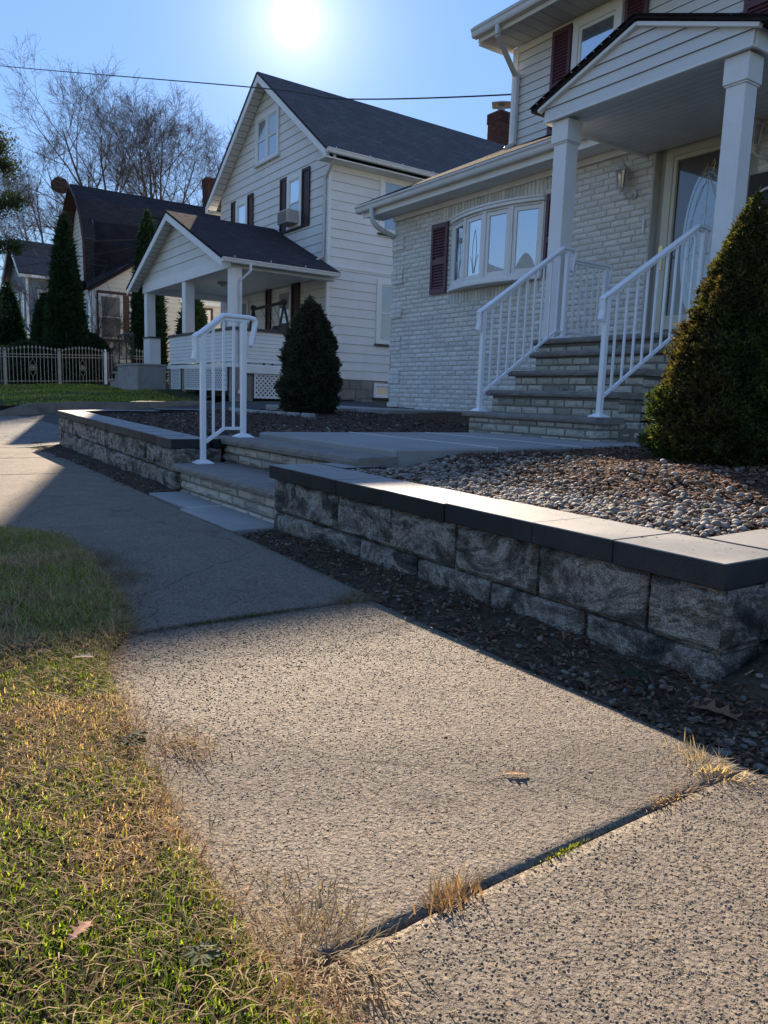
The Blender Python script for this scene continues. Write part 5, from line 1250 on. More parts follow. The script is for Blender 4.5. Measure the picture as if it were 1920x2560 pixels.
# stones and litter at the foot of the wall
def strip_pts(n):
    x = -.2 - 10.2 * RNG.random(n) ** 1.7; y = RNG.uniform(1.56, 1.89, n); k = (x < -5.5) | (x > -3.83); k &= y > 1.53 + .012 * (-x); return x[k], y[k]
x, y = strip_pts(1500); k = (fbm(x * 3, y * 3, 71, 3) > .46) | (RNG.random(len(x)) < .2); x, y = x[k], y[k]
tag(scatter_rocks('loose_stones', np.stack([x, y, soil_z(x, y)], 1), RNG.uniform(.004, .013, len(x)), stonecols(len(x), .35, .8), MT['rock'], level=1), 'small grey stones in the dark soil at the foot of the retaining walls', 'stones', kind='stuff')
n = 700; x = RNG.uniform(-1.1, .3, n); y = RNG.uniform(1.55, 3.6, n); k = (x > -1.04) | (y < 1.85); x, y = x[k], y[k]
tag(scatter_rocks('loose_stones', np.stack([x, y, soil_z(x, y)], 1), RNG.uniform(.006, .020, len(x)), stonecols(len(x), .35, .85), MT['rock'], level=1, flat=.45), 'stones lying in the leaf litter round the end of the right retaining wall', 'stones', kind='stuff')
x, y = strip_pts(11000)
xe = RNG.uniform(-1.3, .4, 9000); yy = RNG.uniform(1.54, 3.8, 9000); kk = (xe > -1.03) | (yy < 1.88); x = np.concatenate([x, xe[kk]]); y = np.concatenate([y, yy[kk]]); n = len(x)
t = RNG.random((n, 1)); lc = np.where(t < .15, np.array([[.19, .14, .095]]), np.where(t < .6, np.array([[.12, .075, .05]]), np.array([[.06, .042, .03]]))) * RNG.uniform(.6, 1.3, (n, 1))
chips('leaf_litter', x, y, soil_z, RNG.uniform(.006, .030, n), RNG.uniform(.002, .011, n), lc * np.array([[1.25, 1.1, 1.0]]), MT['litter'], 'dead leaves and stems littering the soil below the wall', 'leaf litter', tilt=.5, lift=.003)
# fallen oak leaves
def oak_leaf(mb, cx, cy, cz, L, rot, c=(.22, .13, .07), curl=.2):
    out = []; half = [(0, 0), (.10, .04), (.18, .20), (.26, .08), (.36, .10), (.46, .34), (.54, .12), (.62, .12), (.74, .30), (.80, .12), (.90, .10), (1, 0)]
    pts = half + [(a, -b) for a, b in half[-2:0:-1]]
    mb.color(c); ca, sa = math.cos(rot), math.sin(rot); vs = [(cx + (a * ca - b * sa) * L, cy + (a * sa + b * ca) * L, cz + L * curl * (abs(b) * 1.2 + .5 * a * (1 - a))) for a, b in pts]; n = len(pts)
    mid = [(cx + a * ca * L, cy + a * sa * L, cz + L * curl * .5 * a * (1 - a) + .001) for a in (.2, .5, .8)]
    o = list(range(n)); fs = [(0, 1, 2, n), (2, 3, 4, n), (4, 5, 6, n + 1, n), (6, 7, 8, n + 2, n + 1), (8, 9, 10, 11, n + 2)]
    fs += [(n, n - 2, n - 1, 0), (n, n - 4, n - 3, n - 2), (n, n + 1, n - 6, n - 5, n - 4), (n + 1, n + 2, n - 8, n - 7, n - 6), (n + 2, 11, n - 10, n - 9, n - 8)]
    mb.add(vs + mid, fs)
def leaf_thing(x, y, z, L, rot, label, c, curl=.25, group=None):
    mb = MB(); oak_leaf(mb, x, y, z, L, rot, c, curl); tag(mb.build('fallen_leaf', MT['litter'], origin=(x, y, z)), label, 'leaf', group)
leaf_thing(-1.04, 1.045, -.756, .055, 1.0, 'single curled tan leaf lying alone in the middle of the near sidewalk slab', (.42, .26, .14), .35)
leaf_thing(-1.07, 1.72, -.765, .13, .3, 'large brown oak leaf lying against the end corner of the right wall', (.17, .10, .055), .35)
leaf_thing(-.93, .18, -.700, .042, 2.2, 'pinkish brown oak leaf lying in the grass verge', (.30, .17, .12), .3)
leaf_thing(-1.75, 1.66, -.765, .07, 1.9, 'reddish oak leaf in the soil near the middle of the right wall', (.13, .055, .04), .3)
leaf_thing(-1.25, .12, -.705, .05, .4, 'small tan leaf half sunk in the green verge left of the pinkish oak leaf', (.36, .24, .14), .3)
leaf_thing(-2.02, .42, -.705, .06, 1.2, 'pale tan leaf on the edge of the shaded verge grass', (.34, .25, .16), .3)
leaf_thing(-1.30, 1.62, -.768, .06, 2.9, 'dull brown leaf flat on the soil between the slab and the right wall', (.16, .10, .06), .2)
leaf_thing(-.62, 1.80, -.760, .09, 1.4, 'brown oak leaf on the litter right of the wall end', (.19, .11, .06), .3)
leaf_thing(-3.4, 3.7, -.283, .06, 1.4, 'dry leaf at the walkway edge beside the gravel', (.24, .15, .09), .3)
n = 260; x = -.2 - 6 * RNG.random(n) ** 1.4; y = 1.5 + .012 * (-x) - RNG.random(n) ** 2.5 * .9
chips('pavement_litter', x, y, lambda a, b: np.full_like(a, GZ), RNG.uniform(.004, .014, n), RNG.uniform(.002, .006, n), browns(n, (.26, .18, .11), (.10, .07, .045)), MT['litter'], 'crumbs of leaf and bark blown onto the sidewalk from the soil strip', 'leaf crumbs', tilt=.2, lift=.001)
n = 120; x = RNG.uniform(-3.7, -1.15, n); y = RNG.uniform(1.92, 2.18, n)
chips('cap_litter', x, y, lambda a, b: -.41 + (a + 1.09) * -.0055, RNG.uniform(.003, .012, n), RNG.uniform(.002, .005, n), browns(n, (.20, .14, .09), (.07, .05, .035)), MT['litter'], 'specks of soil and bark lying on the caps of the right wall', 'grit', tilt=.2, lift=.0015)
# small flat chips of stone on the pavement
x = np.concatenate([RNG.uniform(-2.2, -.1, 60), RNG.uniform(-3.8, -2.3, 40)]); y = RNG.uniform(.5, 1.5, 100)
tag(scatter_rocks('pavement_grit', np.stack([x, y, np.full(100, GZ)], 1), RNG.uniform(.0015, .0045, 100), stonecols(100, .5, 1.0), MT['rock'], level=1, flat=.5), 'tiny loose stones scattered on the sidewalk slabs', 'grit', kind='stuff')
# exposed aggregate standing proud of the cement
n = 26000; x = -.30 - 2.2 * RNG.random(n) ** 1.3; y = RNG.uniform(.42, 1.53, n); k = np.abs(x + .79) > .012; x, y = x[k], y[k]; n = len(x)
g = RNG.uniform(.35, .85, (n, 1)); cc = np.hstack([g * 1.1, g, g * .85]); 
tag(scatter_rocks('aggregate', np.stack([x, y, np.full(n, GZ - .0004)], 1), RNG.uniform(.0010, .0030, n), cc, MT['rock'], level=0, flat=.75, emb=.42), 'worn aggregate grains standing out of the near sidewalk slabs', 'aggregate', kind='stuff')

def blades(name, x, y, z, H, W, cols, lean, mat, label, cat, dirn=None, seg=2, kind='stuff'):
    """bent grass blades: quad + tip triangle stored as quads"""
    n = len(x); a = RNG.uniform(0, 2 * np.pi, n) if dirn is None else dirn; lean = np.minimum(lean, 1.5)
    d = np.stack([np.cos(a), np.sin(a), np.zeros(n)], 1); s = np.stack([-np.sin(a), np.cos(a), np.zeros(n)], 1)
    b = np.stack([x, y, z], 1); l1 = lean * .72; up = np.array([0, 0, 1.0])
    m1 = b + d * (H * np.sin(l1) * .5)[:, None] + up * (H * np.cos(l1) * .5)[:, None]
    t = m1 + d * (H * np.sin(lean) * .55)[:, None] + up * (H * np.cos(lean) * .55)[:, None]
    w = (W / 2)[:, None]
    V = np.stack([b - s * w, b + s * w, m1 + s * w * .8, m1 - s * w * .8, t + s * w * .15, t - s * w * .15], 1)
    i = (np.arange(n) * 6)[:, None]; F = np.concatenate([i + np.array([[0, 1, 2, 3]]), i + np.array([[3, 2, 4, 5]])])
    o = build_np(name, V.reshape(-1, 3), F, mat, np.repeat(cols, 6, 0), origin=(float(x.mean()), float(y.mean()), float(z.min())))
    return tag(o, label, cat, kind=kind)
def grasscol(n, g):
    green = np.array([.10, .19, .018]) ; lime = np.array([.24, .32, .025]); tan = np.array([.52, .42, .28]); rust = np.array([.24, .14, .075])
    c = green * (1 - RNG.random((n, 1))) + lime * RNG.random((n, 1)) * .9; u = RNG.random((n, 1))
    dry = np.where(u < .85, tan, rust) * RNG.uniform(.55, 1.15, (n, 1)); return np.where(RNG.random((n, 1)) < g[:, None], c, dry)
n = 150000
x = -.1 - 4.6 * RNG.random(n) ** 1.25; y = ye(x) - .0 + .03 - RNG.gamma(1.2, .30, n); k = (y > -.75) & (y < .95); x, y = x[k], y[k]; n = len(x)
gr = np.clip((fbm(x * 3.2, y * 3.2, 81, 3) - .43) * 6 + .58, .06, .96); edge = np.clip((ye(x) - y) / .10, 0, 1); gr *= .25 + .75 * edge
dryband = np.exp(-((x + 1.62) / .22) ** 2); gr *= 1 - .8 * dryband
gr = np.where((x < -1.85) & (x > -2.25), np.clip(gr + .5, 0, .95), gr)
far_ = x < -2.3; gr = np.where(far_, gr * .55, gr)
Hh = np.where(far_, RNG.uniform(.02, .055, n), RNG.uniform(.007, .022, n)); isg = gr
lean = np.clip(RNG.normal(1.0, .35, n) + .35 * (1 - edge) + np.where(far_, .25, 0), .1, 1.52)
blades('grass', x, y, verge_z(x, y) - .004, Hh, RNG.uniform(.0016, .0040, n), grasscol(n, gr), lean, MT['grass'], 'patchy green and straw coloured winter grass on the verge beside the sidewalk', 'grass')
n = 42000; x = RNG.uniform(-9, 1.2, n); y = RNG.uniform(-1.78, .4, n); k = (y < -.55) | (x < -4.3); x, y = x[k], y[k]; n = len(x)
gr = np.clip((fbm(x * 3.2, y * 3.2, 81, 3) - .43) * 6 + .58, .06, .96)
blades('grass', x, y, verge_z(x, y) - .004, RNG.uniform(.02, .05, n), RNG.uniform(.003, .006, n), grasscol(n, gr), RNG.uniform(.5, 1.5, n), MT['grass'], 'thin winter grass on the verge nearer the street', 'grass')
# flat straw lying over the verge and its edge
n = 24000; x = -.2 - 4.2 * RNG.random(n) ** 1.2; y = ye(x) + RNG.normal(.0, .035, n) - RNG.random(n) ** 1.5 * .8; k = RNG.random(n) < np.where(y > ye(x), .35, .9); x, y = x[k], y[k]; n = len(x)
u = RNG.uniform(.55, 1.15, (n, 1)); sc = np.where(RNG.random((n, 1)) < .3, np.array([[.27, .14, .07]]), np.array([[.36, .27, .15]])) * u
blades('straw', x, y, np.where(y < ye(x) - .02, verge_z(x, y) + .012, GZ + .004) + RNG.uniform(0, .012, n), RNG.uniform(.015, .055, n), RNG.uniform(.0010, .0024, n), sc, RNG.uniform(1.3, 1.56, n), MT['grass'], 'dry straw matted along the ragged edge of the verge', 'dead grass')
def tuft(name, cx, cy, rx, ry, n, H, label, col, lean=(.7, 1.45), z0=GZ, dirs=None):
    x = cx + RNG.normal(0, rx, n); y = cy + RNG.normal(0, ry, n); a = np.arctan2(y - cy, x - cx) + RNG.normal(0, .7, n)
    if dirs is not None: a = RNG.normal(dirs, .9, n)
    c = np.array(col)[None] * RNG.uniform(.5, 1.2, (n, 1)); blades(name, x, y, np.full(n, z0), RNG.uniform(.4, 1, n) * H, RNG.uniform(.0012, .0030, n), c, RNG.uniform(lean[0], lean[1], n), MT['grass'], label, 'grass tuft', dirn=a, kind=None)
tuft('dry_tuft', -.835, 1.46, .045, .028, 260, .038, 'bright dry grass tuft at the house side end of the near sidewalk joint', (.50, .42, .30), (.7, 1.5))
tuft('dry_tuft', -.80, 1.30, .008, .05, 90, .03, 'thin straw strands in the near joint below the bright tuft', (.42, .30, .18), (.9, 1.5))
tuft('dry_tuft', -.79, .70, .010, .022, 170, .045, 'small brown grass tuft halfway in the dark gap of the near joint', (.36, .25, .15), (.8, 1.5), dirs=2.6)
tuft('dry_tuft', -.80, .49, .07, .04, 600, .042, 'large spread of dead grass where the near joint meets the verge', (.38, .31, .21), (1.1, 1.5))
tuft('dry_tuft', -2.33, 1.50, .03, .05, 350, .04, 'dull grass in the second joint next to the soil strip', (.20, .16, .08), (.7, 1.5))
tuft('joint_grass', -2.315, 1.02, .008, .14, 700, .014, 'low green moss and grass running along the second sidewalk joint', (.10, .11, .035), (.3, 1.4))
tuft('joint_grass', -.790, .95, .003, .025, 110, .007, 'small bright green moss patch in the near sidewalk joint', (.22, .27, .03), (.2, 1.2))
tuft('dry_tuft', -1.5, .53, .05, .03, 170, .065, 'long straw strands sprawling over the sidewalk edge beside the rosette weed', (.40, .29, .17), (1.3, 1.54), dirs=1.2)
tuft('dry_tuft', -3.2, .82, .22, .06, 900, .09, 'shaded brown straw spilling from the long verge grass onto the second slab', (.22, .16, .10), (1.1, 1.5))
# rosette weed
def rosette(x0, y0, label, c, L=.055, n=26):
    mb = MB(); rr = random.Random(int(x0 * 100))
    for i in range(n):
        a = 2.4 * i; l = L * rr.uniform(.6, 1.1); up = rr.uniform(.1, .7); k = rr.uniform(.6, 1.3); mb.color(tuple(q * k for q in c)); d = Vector((math.cos(a), math.sin(a), 0)); s = Vector((-d.y, d.x, 0)); p = Vector((x0, y0, -.735))
        vs = [p, p + d * l * .4 + s * l * .10 + Vector((0, 0, l * up * .5)), p + d * l * .8 + s * l * .16 + Vector((0, 0, l * up * .55)), p + d * l + Vector((0, 0, l * up * .4)), p + d * l * .8 - s * l * .16 + Vector((0, 0, l * up * .55)), p + d * l * .4 - s * l * .10 + Vector((0, 0, l * up * .5))]
        mb.add(vs, [(0, 1, 2, 3, 4, 5)])
    tag(mb.build('rosette_weed', MT['grass'], origin=(x0, y0, -.74)), label, 'weed')
rosette(-1.52, .43, 'dark green rosette weed in the brown patch of the verge', (.035, .065, .025), .036, 26)
rosette(-.86, .33, 'pale grey green rosette weed low in the near verge', (.08, .11, .06), .028, 20)
rosette(-1.22, 1.72, 'small green weed in the shaded soil by the wall end', (.03, .07, .03), .04, 16)
# far lawn blades in the sunlit patch
n = 26000; x = RNG.uniform(-30, -19, n); y = RNG.uniform(2.8, 7.2, n); g = np.full(n, .85); g = np.clip(g - (fbm(x, y, 5) > .6) * .3, 0, 1)
blades('lawn_grass', x, y, lz(x, y) + .0, RNG.uniform(.03, .08, n), RNG.uniform(.006, .014, n), grasscol(n, g), RNG.uniform(.1, 1.0, n), MT['grass'], 'green lawn grass in front of the neighbour porch', 'lawn grass')

# ================================================================== shrubs and trees
def conical(name, label, c, prof, H, n, L, W, colf, mat, core, cat='shrub', lump=.10, group=None, blades_per=5, seed=1, lumpk=5.0):
    """prof: list of (height fraction, radius)."""
    hs = [p[0] for p in prof]; rs = [p[1] for p in prof]; t = thing(name, label, cat, c, group)
    def rad(h, a): 
        return np.interp(h, hs, rs) * (1 + lump * 2 * (fbm(a * lumpk / 2 + 40, h * H * lumpk / max(rs) * .5 + 7, seed, 3) - .5))
    # sampling weighted to area
    hh = RNG.random(n * 3); w = np.interp(hh, hs, rs) / max(rs); k = RNG.random(n * 3) < np.clip(w, .06, 1); hh = hh[k][:n]; m = len(hh)
    a = RNG.uniform(0, 2 * np.pi, m); depth = RNG.random(m) ** 2 * .18; r = rad(hh, a) * (1 - depth)
    P = np.stack([c[0] + r * np.cos(a), c[1] + r * np.sin(a), c[2] + hh * H], 1)
    out = np.stack([np.cos(a), np.sin(a), np.full(m, .75)], 1); out /= np.linalg.norm(out, axis=1)[:, None]
    col = colf(P, hh, a, depth); Vs = []; Cs = []
    for b in range(blades_per):
        d = out + RNG.normal(0, .55, (m, 3)); d /= np.linalg.norm(d, axis=1)[:, None]
        s = np.cross(d, RNG.normal(0, 1, (m, 3))); s /= np.linalg.norm(s, axis=1)[:, None] + 1e-9
        l = (L * RNG.uniform(.5, 1.2, m) * np.where(RNG.random(m) < .10, 1.9, 1))[:, None]; w_ = W * .5
        tip = P + d * l; mid = P + d * l * .55
        Vs.append(np.stack([P - d * l * .2, mid + s * w_, tip, mid - s * w_], 1)); Cs.append(col * RNG.uniform(.75, 1.25, (m, 1)))
    V = np.concatenate(Vs).reshape(-1, 3); F = np.arange(len(V)).reshape(-1, 4); build_np('foliage', V, F, mat, np.repeat(np.concatenate(Cs), 4, 0), parent=t)
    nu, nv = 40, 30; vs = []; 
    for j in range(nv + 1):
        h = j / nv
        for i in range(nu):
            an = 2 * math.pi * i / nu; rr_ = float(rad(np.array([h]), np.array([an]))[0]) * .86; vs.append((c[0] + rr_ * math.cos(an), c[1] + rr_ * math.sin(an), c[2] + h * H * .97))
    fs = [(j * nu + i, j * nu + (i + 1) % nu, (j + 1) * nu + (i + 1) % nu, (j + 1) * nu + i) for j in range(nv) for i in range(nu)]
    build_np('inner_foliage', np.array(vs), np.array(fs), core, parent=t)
    mb = MB(); mb.tube([(c[0], c[1], c[2] - .1), (c[0], c[1], c[2] + H * .4)], max(rs) * .07, 7); mb.build('trunk', MT['bark'], t)
    return t
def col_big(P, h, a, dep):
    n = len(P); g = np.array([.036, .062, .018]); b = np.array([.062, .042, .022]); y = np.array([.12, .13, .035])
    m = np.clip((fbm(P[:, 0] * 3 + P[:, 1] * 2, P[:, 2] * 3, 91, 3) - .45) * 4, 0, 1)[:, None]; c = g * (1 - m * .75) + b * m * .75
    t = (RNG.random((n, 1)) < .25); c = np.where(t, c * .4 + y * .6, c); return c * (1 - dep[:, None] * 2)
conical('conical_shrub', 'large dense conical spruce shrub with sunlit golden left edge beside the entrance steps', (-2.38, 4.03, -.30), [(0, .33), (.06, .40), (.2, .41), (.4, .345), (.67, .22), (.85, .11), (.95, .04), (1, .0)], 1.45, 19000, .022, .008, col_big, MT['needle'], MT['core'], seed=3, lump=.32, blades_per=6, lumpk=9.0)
def col_small(P, h, a, dep):
    n = len(P); g = np.array([.048, .062, .040]); b = np.array([.075, .055, .045]); m = np.clip((fbm(P[:, 0] * 3 + P[:, 1] * 2, P[:, 2] * 3, 92, 3) - .45) * 4, 0, 1)[:, None]
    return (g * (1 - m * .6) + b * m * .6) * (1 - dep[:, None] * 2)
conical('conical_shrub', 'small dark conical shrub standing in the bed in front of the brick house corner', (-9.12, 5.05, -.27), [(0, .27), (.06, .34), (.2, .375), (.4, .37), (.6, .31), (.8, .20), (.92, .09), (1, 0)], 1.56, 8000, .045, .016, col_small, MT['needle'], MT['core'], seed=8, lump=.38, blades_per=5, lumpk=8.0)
def col_arb(P, h, a, dep):
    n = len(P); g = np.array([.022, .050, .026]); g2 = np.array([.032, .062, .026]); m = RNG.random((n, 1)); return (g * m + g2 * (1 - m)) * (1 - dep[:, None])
def arb(label, c, prof, H, n=5000, L=.16, W=.06, seed=1, group='arborvitae trees beyond the iron fence'):
    conical('arborvitae', label, c, prof, H, n, L, W, col_arb, MT['needle'], MT['core_far'], 'tree', lump=.14, group=group, blades_per=4, seed=seed)
arb('tall dark arborvitae rising to the eaves at the front corner of the ivory house', (-33.4, 7.15, .1), [(0, .80), (.2, .85), (.45, .62), (.7, .42), (.9, .2), (1, .03)], 6.7, 8000, seed=11)
arb('medium dark arborvitae immediately left of the tallest one', (-36.4, 6.9, .1), [(0, .6), (.3, .6), (.6, .45), (.85, .25), (1, 0)], 3.9, 4000, seed=12)
arb('dark arborvitae at the left edge of the photo in front of the blue house', (-38.4, 5.75, .1), [(0, .85), (.3, .8), (.6, .55), (.85, .28), (1, 0)], 4.4, 5000, seed=13)
arb('slender arborvitae with a brown tip seen past the left end of the neighbour porch', (-31.9, 10.05, .2), [(0, .60), (.3, .62), (.6, .5), (.85, .3), (.95, .12), (1, 0)], 6.9, 6000, seed=14)
arb('rounded arborvitae seen through the neighbour porch between its columns', (-29.6, 11.1, .2), [(0, .75), (.3, .7), (.6, .52), (.85, .35), (1, .05)], 3.5, 4500, seed=15)
for i, (x, y, r_, h_, lab) in enumerate([(-33.2, 5.6, .9, 1.7, 'low dark green bush behind the middle of the iron fence'), (-34.6, 5.2, 1.1, 1.5, 'wide spreading bush behind the left part of the iron fence'), (-33.6, 8.2, .8, 2.2, 'dark bush against the corner of the ivory house'), (-36.2, 4.3, 1.2, 1.9, 'dark rounded bush at the far left behind the fence')]):
    conical('evergreen_bush', lab, (x, y, .05), [(0, r_ * .8), (.3, r_), (.6, r_ * .85), (.85, r_ * .5), (1, .02)], h_, 2600, .16, .06, col_arb, MT['needle'], MT['core_far'], 'bush', lump=.3, blades_per=4, seed=30 + i, group='bushes behind the fence')

class Twigs:
    def __init__(s): s.V = []; s.F = []; s.n = 0
    def tube(s, pts, rads, k=3):
        pts = np.array(pts); m = len(pts); d = np.gradient(pts, axis=0); d /= np.linalg.norm(d, axis=1)[:, None] + 1e-9
        ref = np.array([.3, .9, .1]); u = np.cross(d, ref); u /= np.linalg.norm(u, axis=1)[:, None] + 1e-9; w = np.cross(d, u)
        a = 2 * np.pi * np.arange(k) / k; ring = u[:, None, :] * np.cos(a)[None, :, None] + w[:, None, :] * np.sin(a)[None, :, None]
        V = (pts[:, None, :] + ring * np.array(rads)[:, None, None]).reshape(-1, 3); i = np.arange(m - 1)[:, None] * k; j = np.arange(k)[None]
        F = np.stack([i + j, i + (j + 1) % k, i + k + (j + 1) % k, i + k + j], 2).reshape(-1, 4) + s.n
        s.V.append(V); s.F.append(F); s.n += len(V)
    def build(s, name, mat, parent): return build_np(name, np.concatenate(s.V), np.concatenate(s.F), mat, parent=parent, smooth=True)
def bare_tree(label, base, limbs, trunk_h, r0, levels, seed, name='bare_tree', dens=1.0, group='bare trees behind the houses', lenf=.62, minr=.008, spread=.62):
    t = thing(name, label, 'tree', base, group); rr = np.random.default_rng(seed); tr = Twigs(); cr = Twigs()
    b = np.array(base, float); top = b + np.array([rr.normal(0, .15), rr.normal(0, .15), trunk_h])
    tr.tube([b - [0, 0, .3], b + (top - b) * .3, b + (top - b) * .7, top], [r0 * 1.3, r0 * 1.05, r0 * .95, r0 * .85], 9)
    def grow(p, d, L, r, lev):
        m = 6 if lev < 3 else 4; pts = [p]; cur = np.array(d, float); q = p.copy(); up = .05 if lev < 2 else .035
        for i in range(m):
            cur = cur + rr.normal(0, .085 if lev < 3 else .16, 3) + np.array([0, 0, up]); cur /= np.linalg.norm(cur); q = q + cur * L / m; pts.append(q)
        rads = np.linspace(r, r * (.16 if lev == 0 else .28), m + 1); (tr if lev == 0 else cr).tube(pts, np.maximum(rads, minr * .6), 7 if lev < 2 else (4 if lev < 3 else 3))
        if lev >= levels: return
        nb = int((7, 7, 6, 5, 4)[min(lev, 4)] * dens)
        for k in range(nb):
            f = .28 + .72 * (k + rr.random()) / nb; i = min(int(f * m), m - 1); fp = pts[i] + (pts[i + 1] - pts[i]) * (f * m - i)
            dd = pts[i + 1] - pts[i]; dd = dd / np.linalg.norm(dd); side = np.cross(dd, rr.normal(0, 1, 3)); side /= np.linalg.norm(side); ang = rr.uniform(.40, 1.05) * spread / .62
            nd = dd * math.cos(ang) + side * math.sin(ang); grow(fp, nd, L * lenf * rr.uniform(.7, 1.15) * (1.15 - .45 * f), max(rads[i] * .53, minr), lev + 1)
    for (d, L, r) in limbs:
        d = np.array(d, float); d /= np.linalg.norm(d); grow(top - np.array([0, 0, rr.uniform(0, .1) * trunk_h]), d, L, r, 0)
    tr.build('trunk', MT['bark'], t); cr.build('crown', MT['twig'], t); return t
IR = np.array([.573, .82, 0.0]); IL = -IR    # image right / left on the ground plane
bare_tree('big bare tree with long limbs leaning left above the gambrel roof', (-52.6, 15.2, .3), [(IL * .95 + [0, 0, 1], 8.8, .16), (IL * .55 + [0, 0, 1], 10, .18), (IL * .2 + [.2, 0, 1], 9.4, .15), (IR * .3 + [0, 0, 1], 8.5, .13), (IL * 1.4 + [0, 0, .8], 7.8, .12)], 6.5, .36, 4, 5)
bare_tree('upright bare tree with dark forked trunk above the middle of the gambrel roof', (-50.3, 16.5, .3), [(IR * .12 + [0, 0, 1], 8.4, .15), (IR * .55 + [0, 0, 1], 7.2, .11), (IL * .4 + [0, 0, 1], 8, .12), (IR * .3 + [-.3, 0, 1], 8, .12)], 8, .28, 4, 17)
bare_tree('bare tree leaning right between the gambrel roof and the white gable', (-51.8, 18.0, .3), [(IR * .6 + [0, 0, 1], 9, .15), (IR * .9 + [0, 0, 1], 7.5, .12), (IL * .2 + [0, 0, 1], 7.5, .12)], 7.5, .30, 4, 23)
bare_tree('lower bare tree left of the gambrel roof above the blue house', (-53, 10.6, .3), [(IL * .7 + [0, 0, 1], 7, .11), (IL * .1 + [0, 0, 1], 7.5, .12), (IR * .5 + [0, 0, 1], 6, .10), (IL * 1.2 + [0, 0, .8], 5.5, .08)], 4.5, .24, 4, 31)
bare_tree('small bare branching tree in front of the blue house wall', (-41.5, 7.7, .2), [(IL * .5 + [0, 0, 1], 3.0, .05), (IR * .5 + [0, 0, 1], 3.0, .05), (IL * .1 + [.1, 0, 1], 3.2, .06)], 1.6, .09, 3, 41, dens=1.2, minr=.006, group='bare trees in front of the blue house')
nest = MB(); nest.sphere((-53.2, 11.27, 12.6), .55, 12, 9, (1, 1, .85))
nb_ = nest.build('leaf_nest', MT['nest']); tag(nb_, 'round brown leaf nest high in the bare branches above the left roof corner', 'nest')
d_ = nb_.modifiers.new('d', 'DISPLACE'); tx = bpy.data.textures.new('lump', 'CLOUDS'); tx.noise_scale = .25; d_.texture = tx; d_.strength = .35
# climbing vine on the side of the ivory house
vt = thing('climbing_vine', 'bare climbing vine stems spreading over the side wall of the ivory house', 'vine', (-34.7, 9, .3)); tw = Twigs(); rr = np.random.default_rng(4)
def vine(y, z, dy, dz, L, r, lev):
    pts = [np.array([-34.72, y, z])]; a = math.atan2(dz, dy)
    for i in range(7): a += rr.normal(0, .22); pts.append(pts[-1] + np.array([rr.normal(.0, .012), math.cos(a), math.sin(a)]) * L / 7); pts[-1][0] = max(pts[-1][0], -34.74)
    tw.tube(pts, np.linspace(r, r * .5, 8), 4)
    if lev < 3:
        for k in range(4): i = rr.integers(2, 7); aa = a + rr.choice([-1, 1]) * rr.uniform(.4, .9); vine(pts[i][1], pts[i][2], math.cos(aa), math.sin(aa), L * .6, r * .6, lev + 1)
for y in (8.75, 8.9, 9.3, 9.9, 10.5): vine(y, .25, rr.normal(0, .3), 1, 2.0, .028, 0)
for k in range(2): vine(8.65 + k * .05, 1.5, .05, 1, 2.4, .02, 1)
tw.build('stem', MT['bark'], vt)
# evergreen tree whose branches reach in from the left
ev = thing('evergreen_tree', 'broadleaf evergreen tree with branch tips reaching in from the left edge', 'tree', (-31.6, 2.3, -.2)); tw = Twigs(); tw.tube([(-31.6, 2.3, -.5), (-31.5, 2.3, 4), (-31.6, 2.35, 9)], [.25, .2, .1], 8); P = []
for (tip, n_, rad_) in (((-30.6, 4.45, 8.3), 900, .55), ((-30.6, 4.7, 7.55), 700, .42), ((-30.4, 4.2, 7.9), 700, .5), ((-30.2, 4.85, 6.35), 700, .40), ((-30.3, 4.4, 6.1), 500, .4), ((-30.4, 4.85, 4.85), 500, .32), ((-30.5, 4.35, 4.9), 400, .3), ((-31.5, 4.2, 2.9), 500, .5), ((-31.3, 2.6, 9.5), 900, 1.0), ((-31.5, 3.4, 8.6), 800, .7)):
    tip = np.array(tip); b0 = np.array([-31.55, 2.33, tip[2] - 1.0]); mid = (tip + b0) / 2 + [0, 0, -.1]; tw.tube([b0, mid, tip], [.06, .04, .012], 5)
    for k in range(8): q = tip + RNG.normal(0, rad_ * .6, 3); tw.tube([mid + (tip - mid) * RNG.random(), q], [.015, .006], 3)
    P.append(tip + RNG.normal(0, 1, (n_, 3)) * np.array([.5, .5, .42]) * rad_)
tw.build('trunk', MT['bark'], ev); P = np.concatenate(P); m = len(P); d = RNG.normal(0, 1, (m, 3)); d /= np.linalg.norm(d, axis=1)[:, None]; s = np.cross(d, RNG.normal(0, 1, (m, 3))); s /= np.linalg.norm(s, axis=1)[:, None]
V = np.stack([P, P + d * .06 + s * .026, P + d * .12, P + d * .06 - s * .026], 1).reshape(-1, 3); c = np.array([.045, .065, .025]) * RNG.uniform(.5, 1.5, (m, 1)); build_np('foliage', V, np.arange(len(V)).reshape(-1, 4), MT['needle'], np.repeat(c, 4, 0), parent=ev)

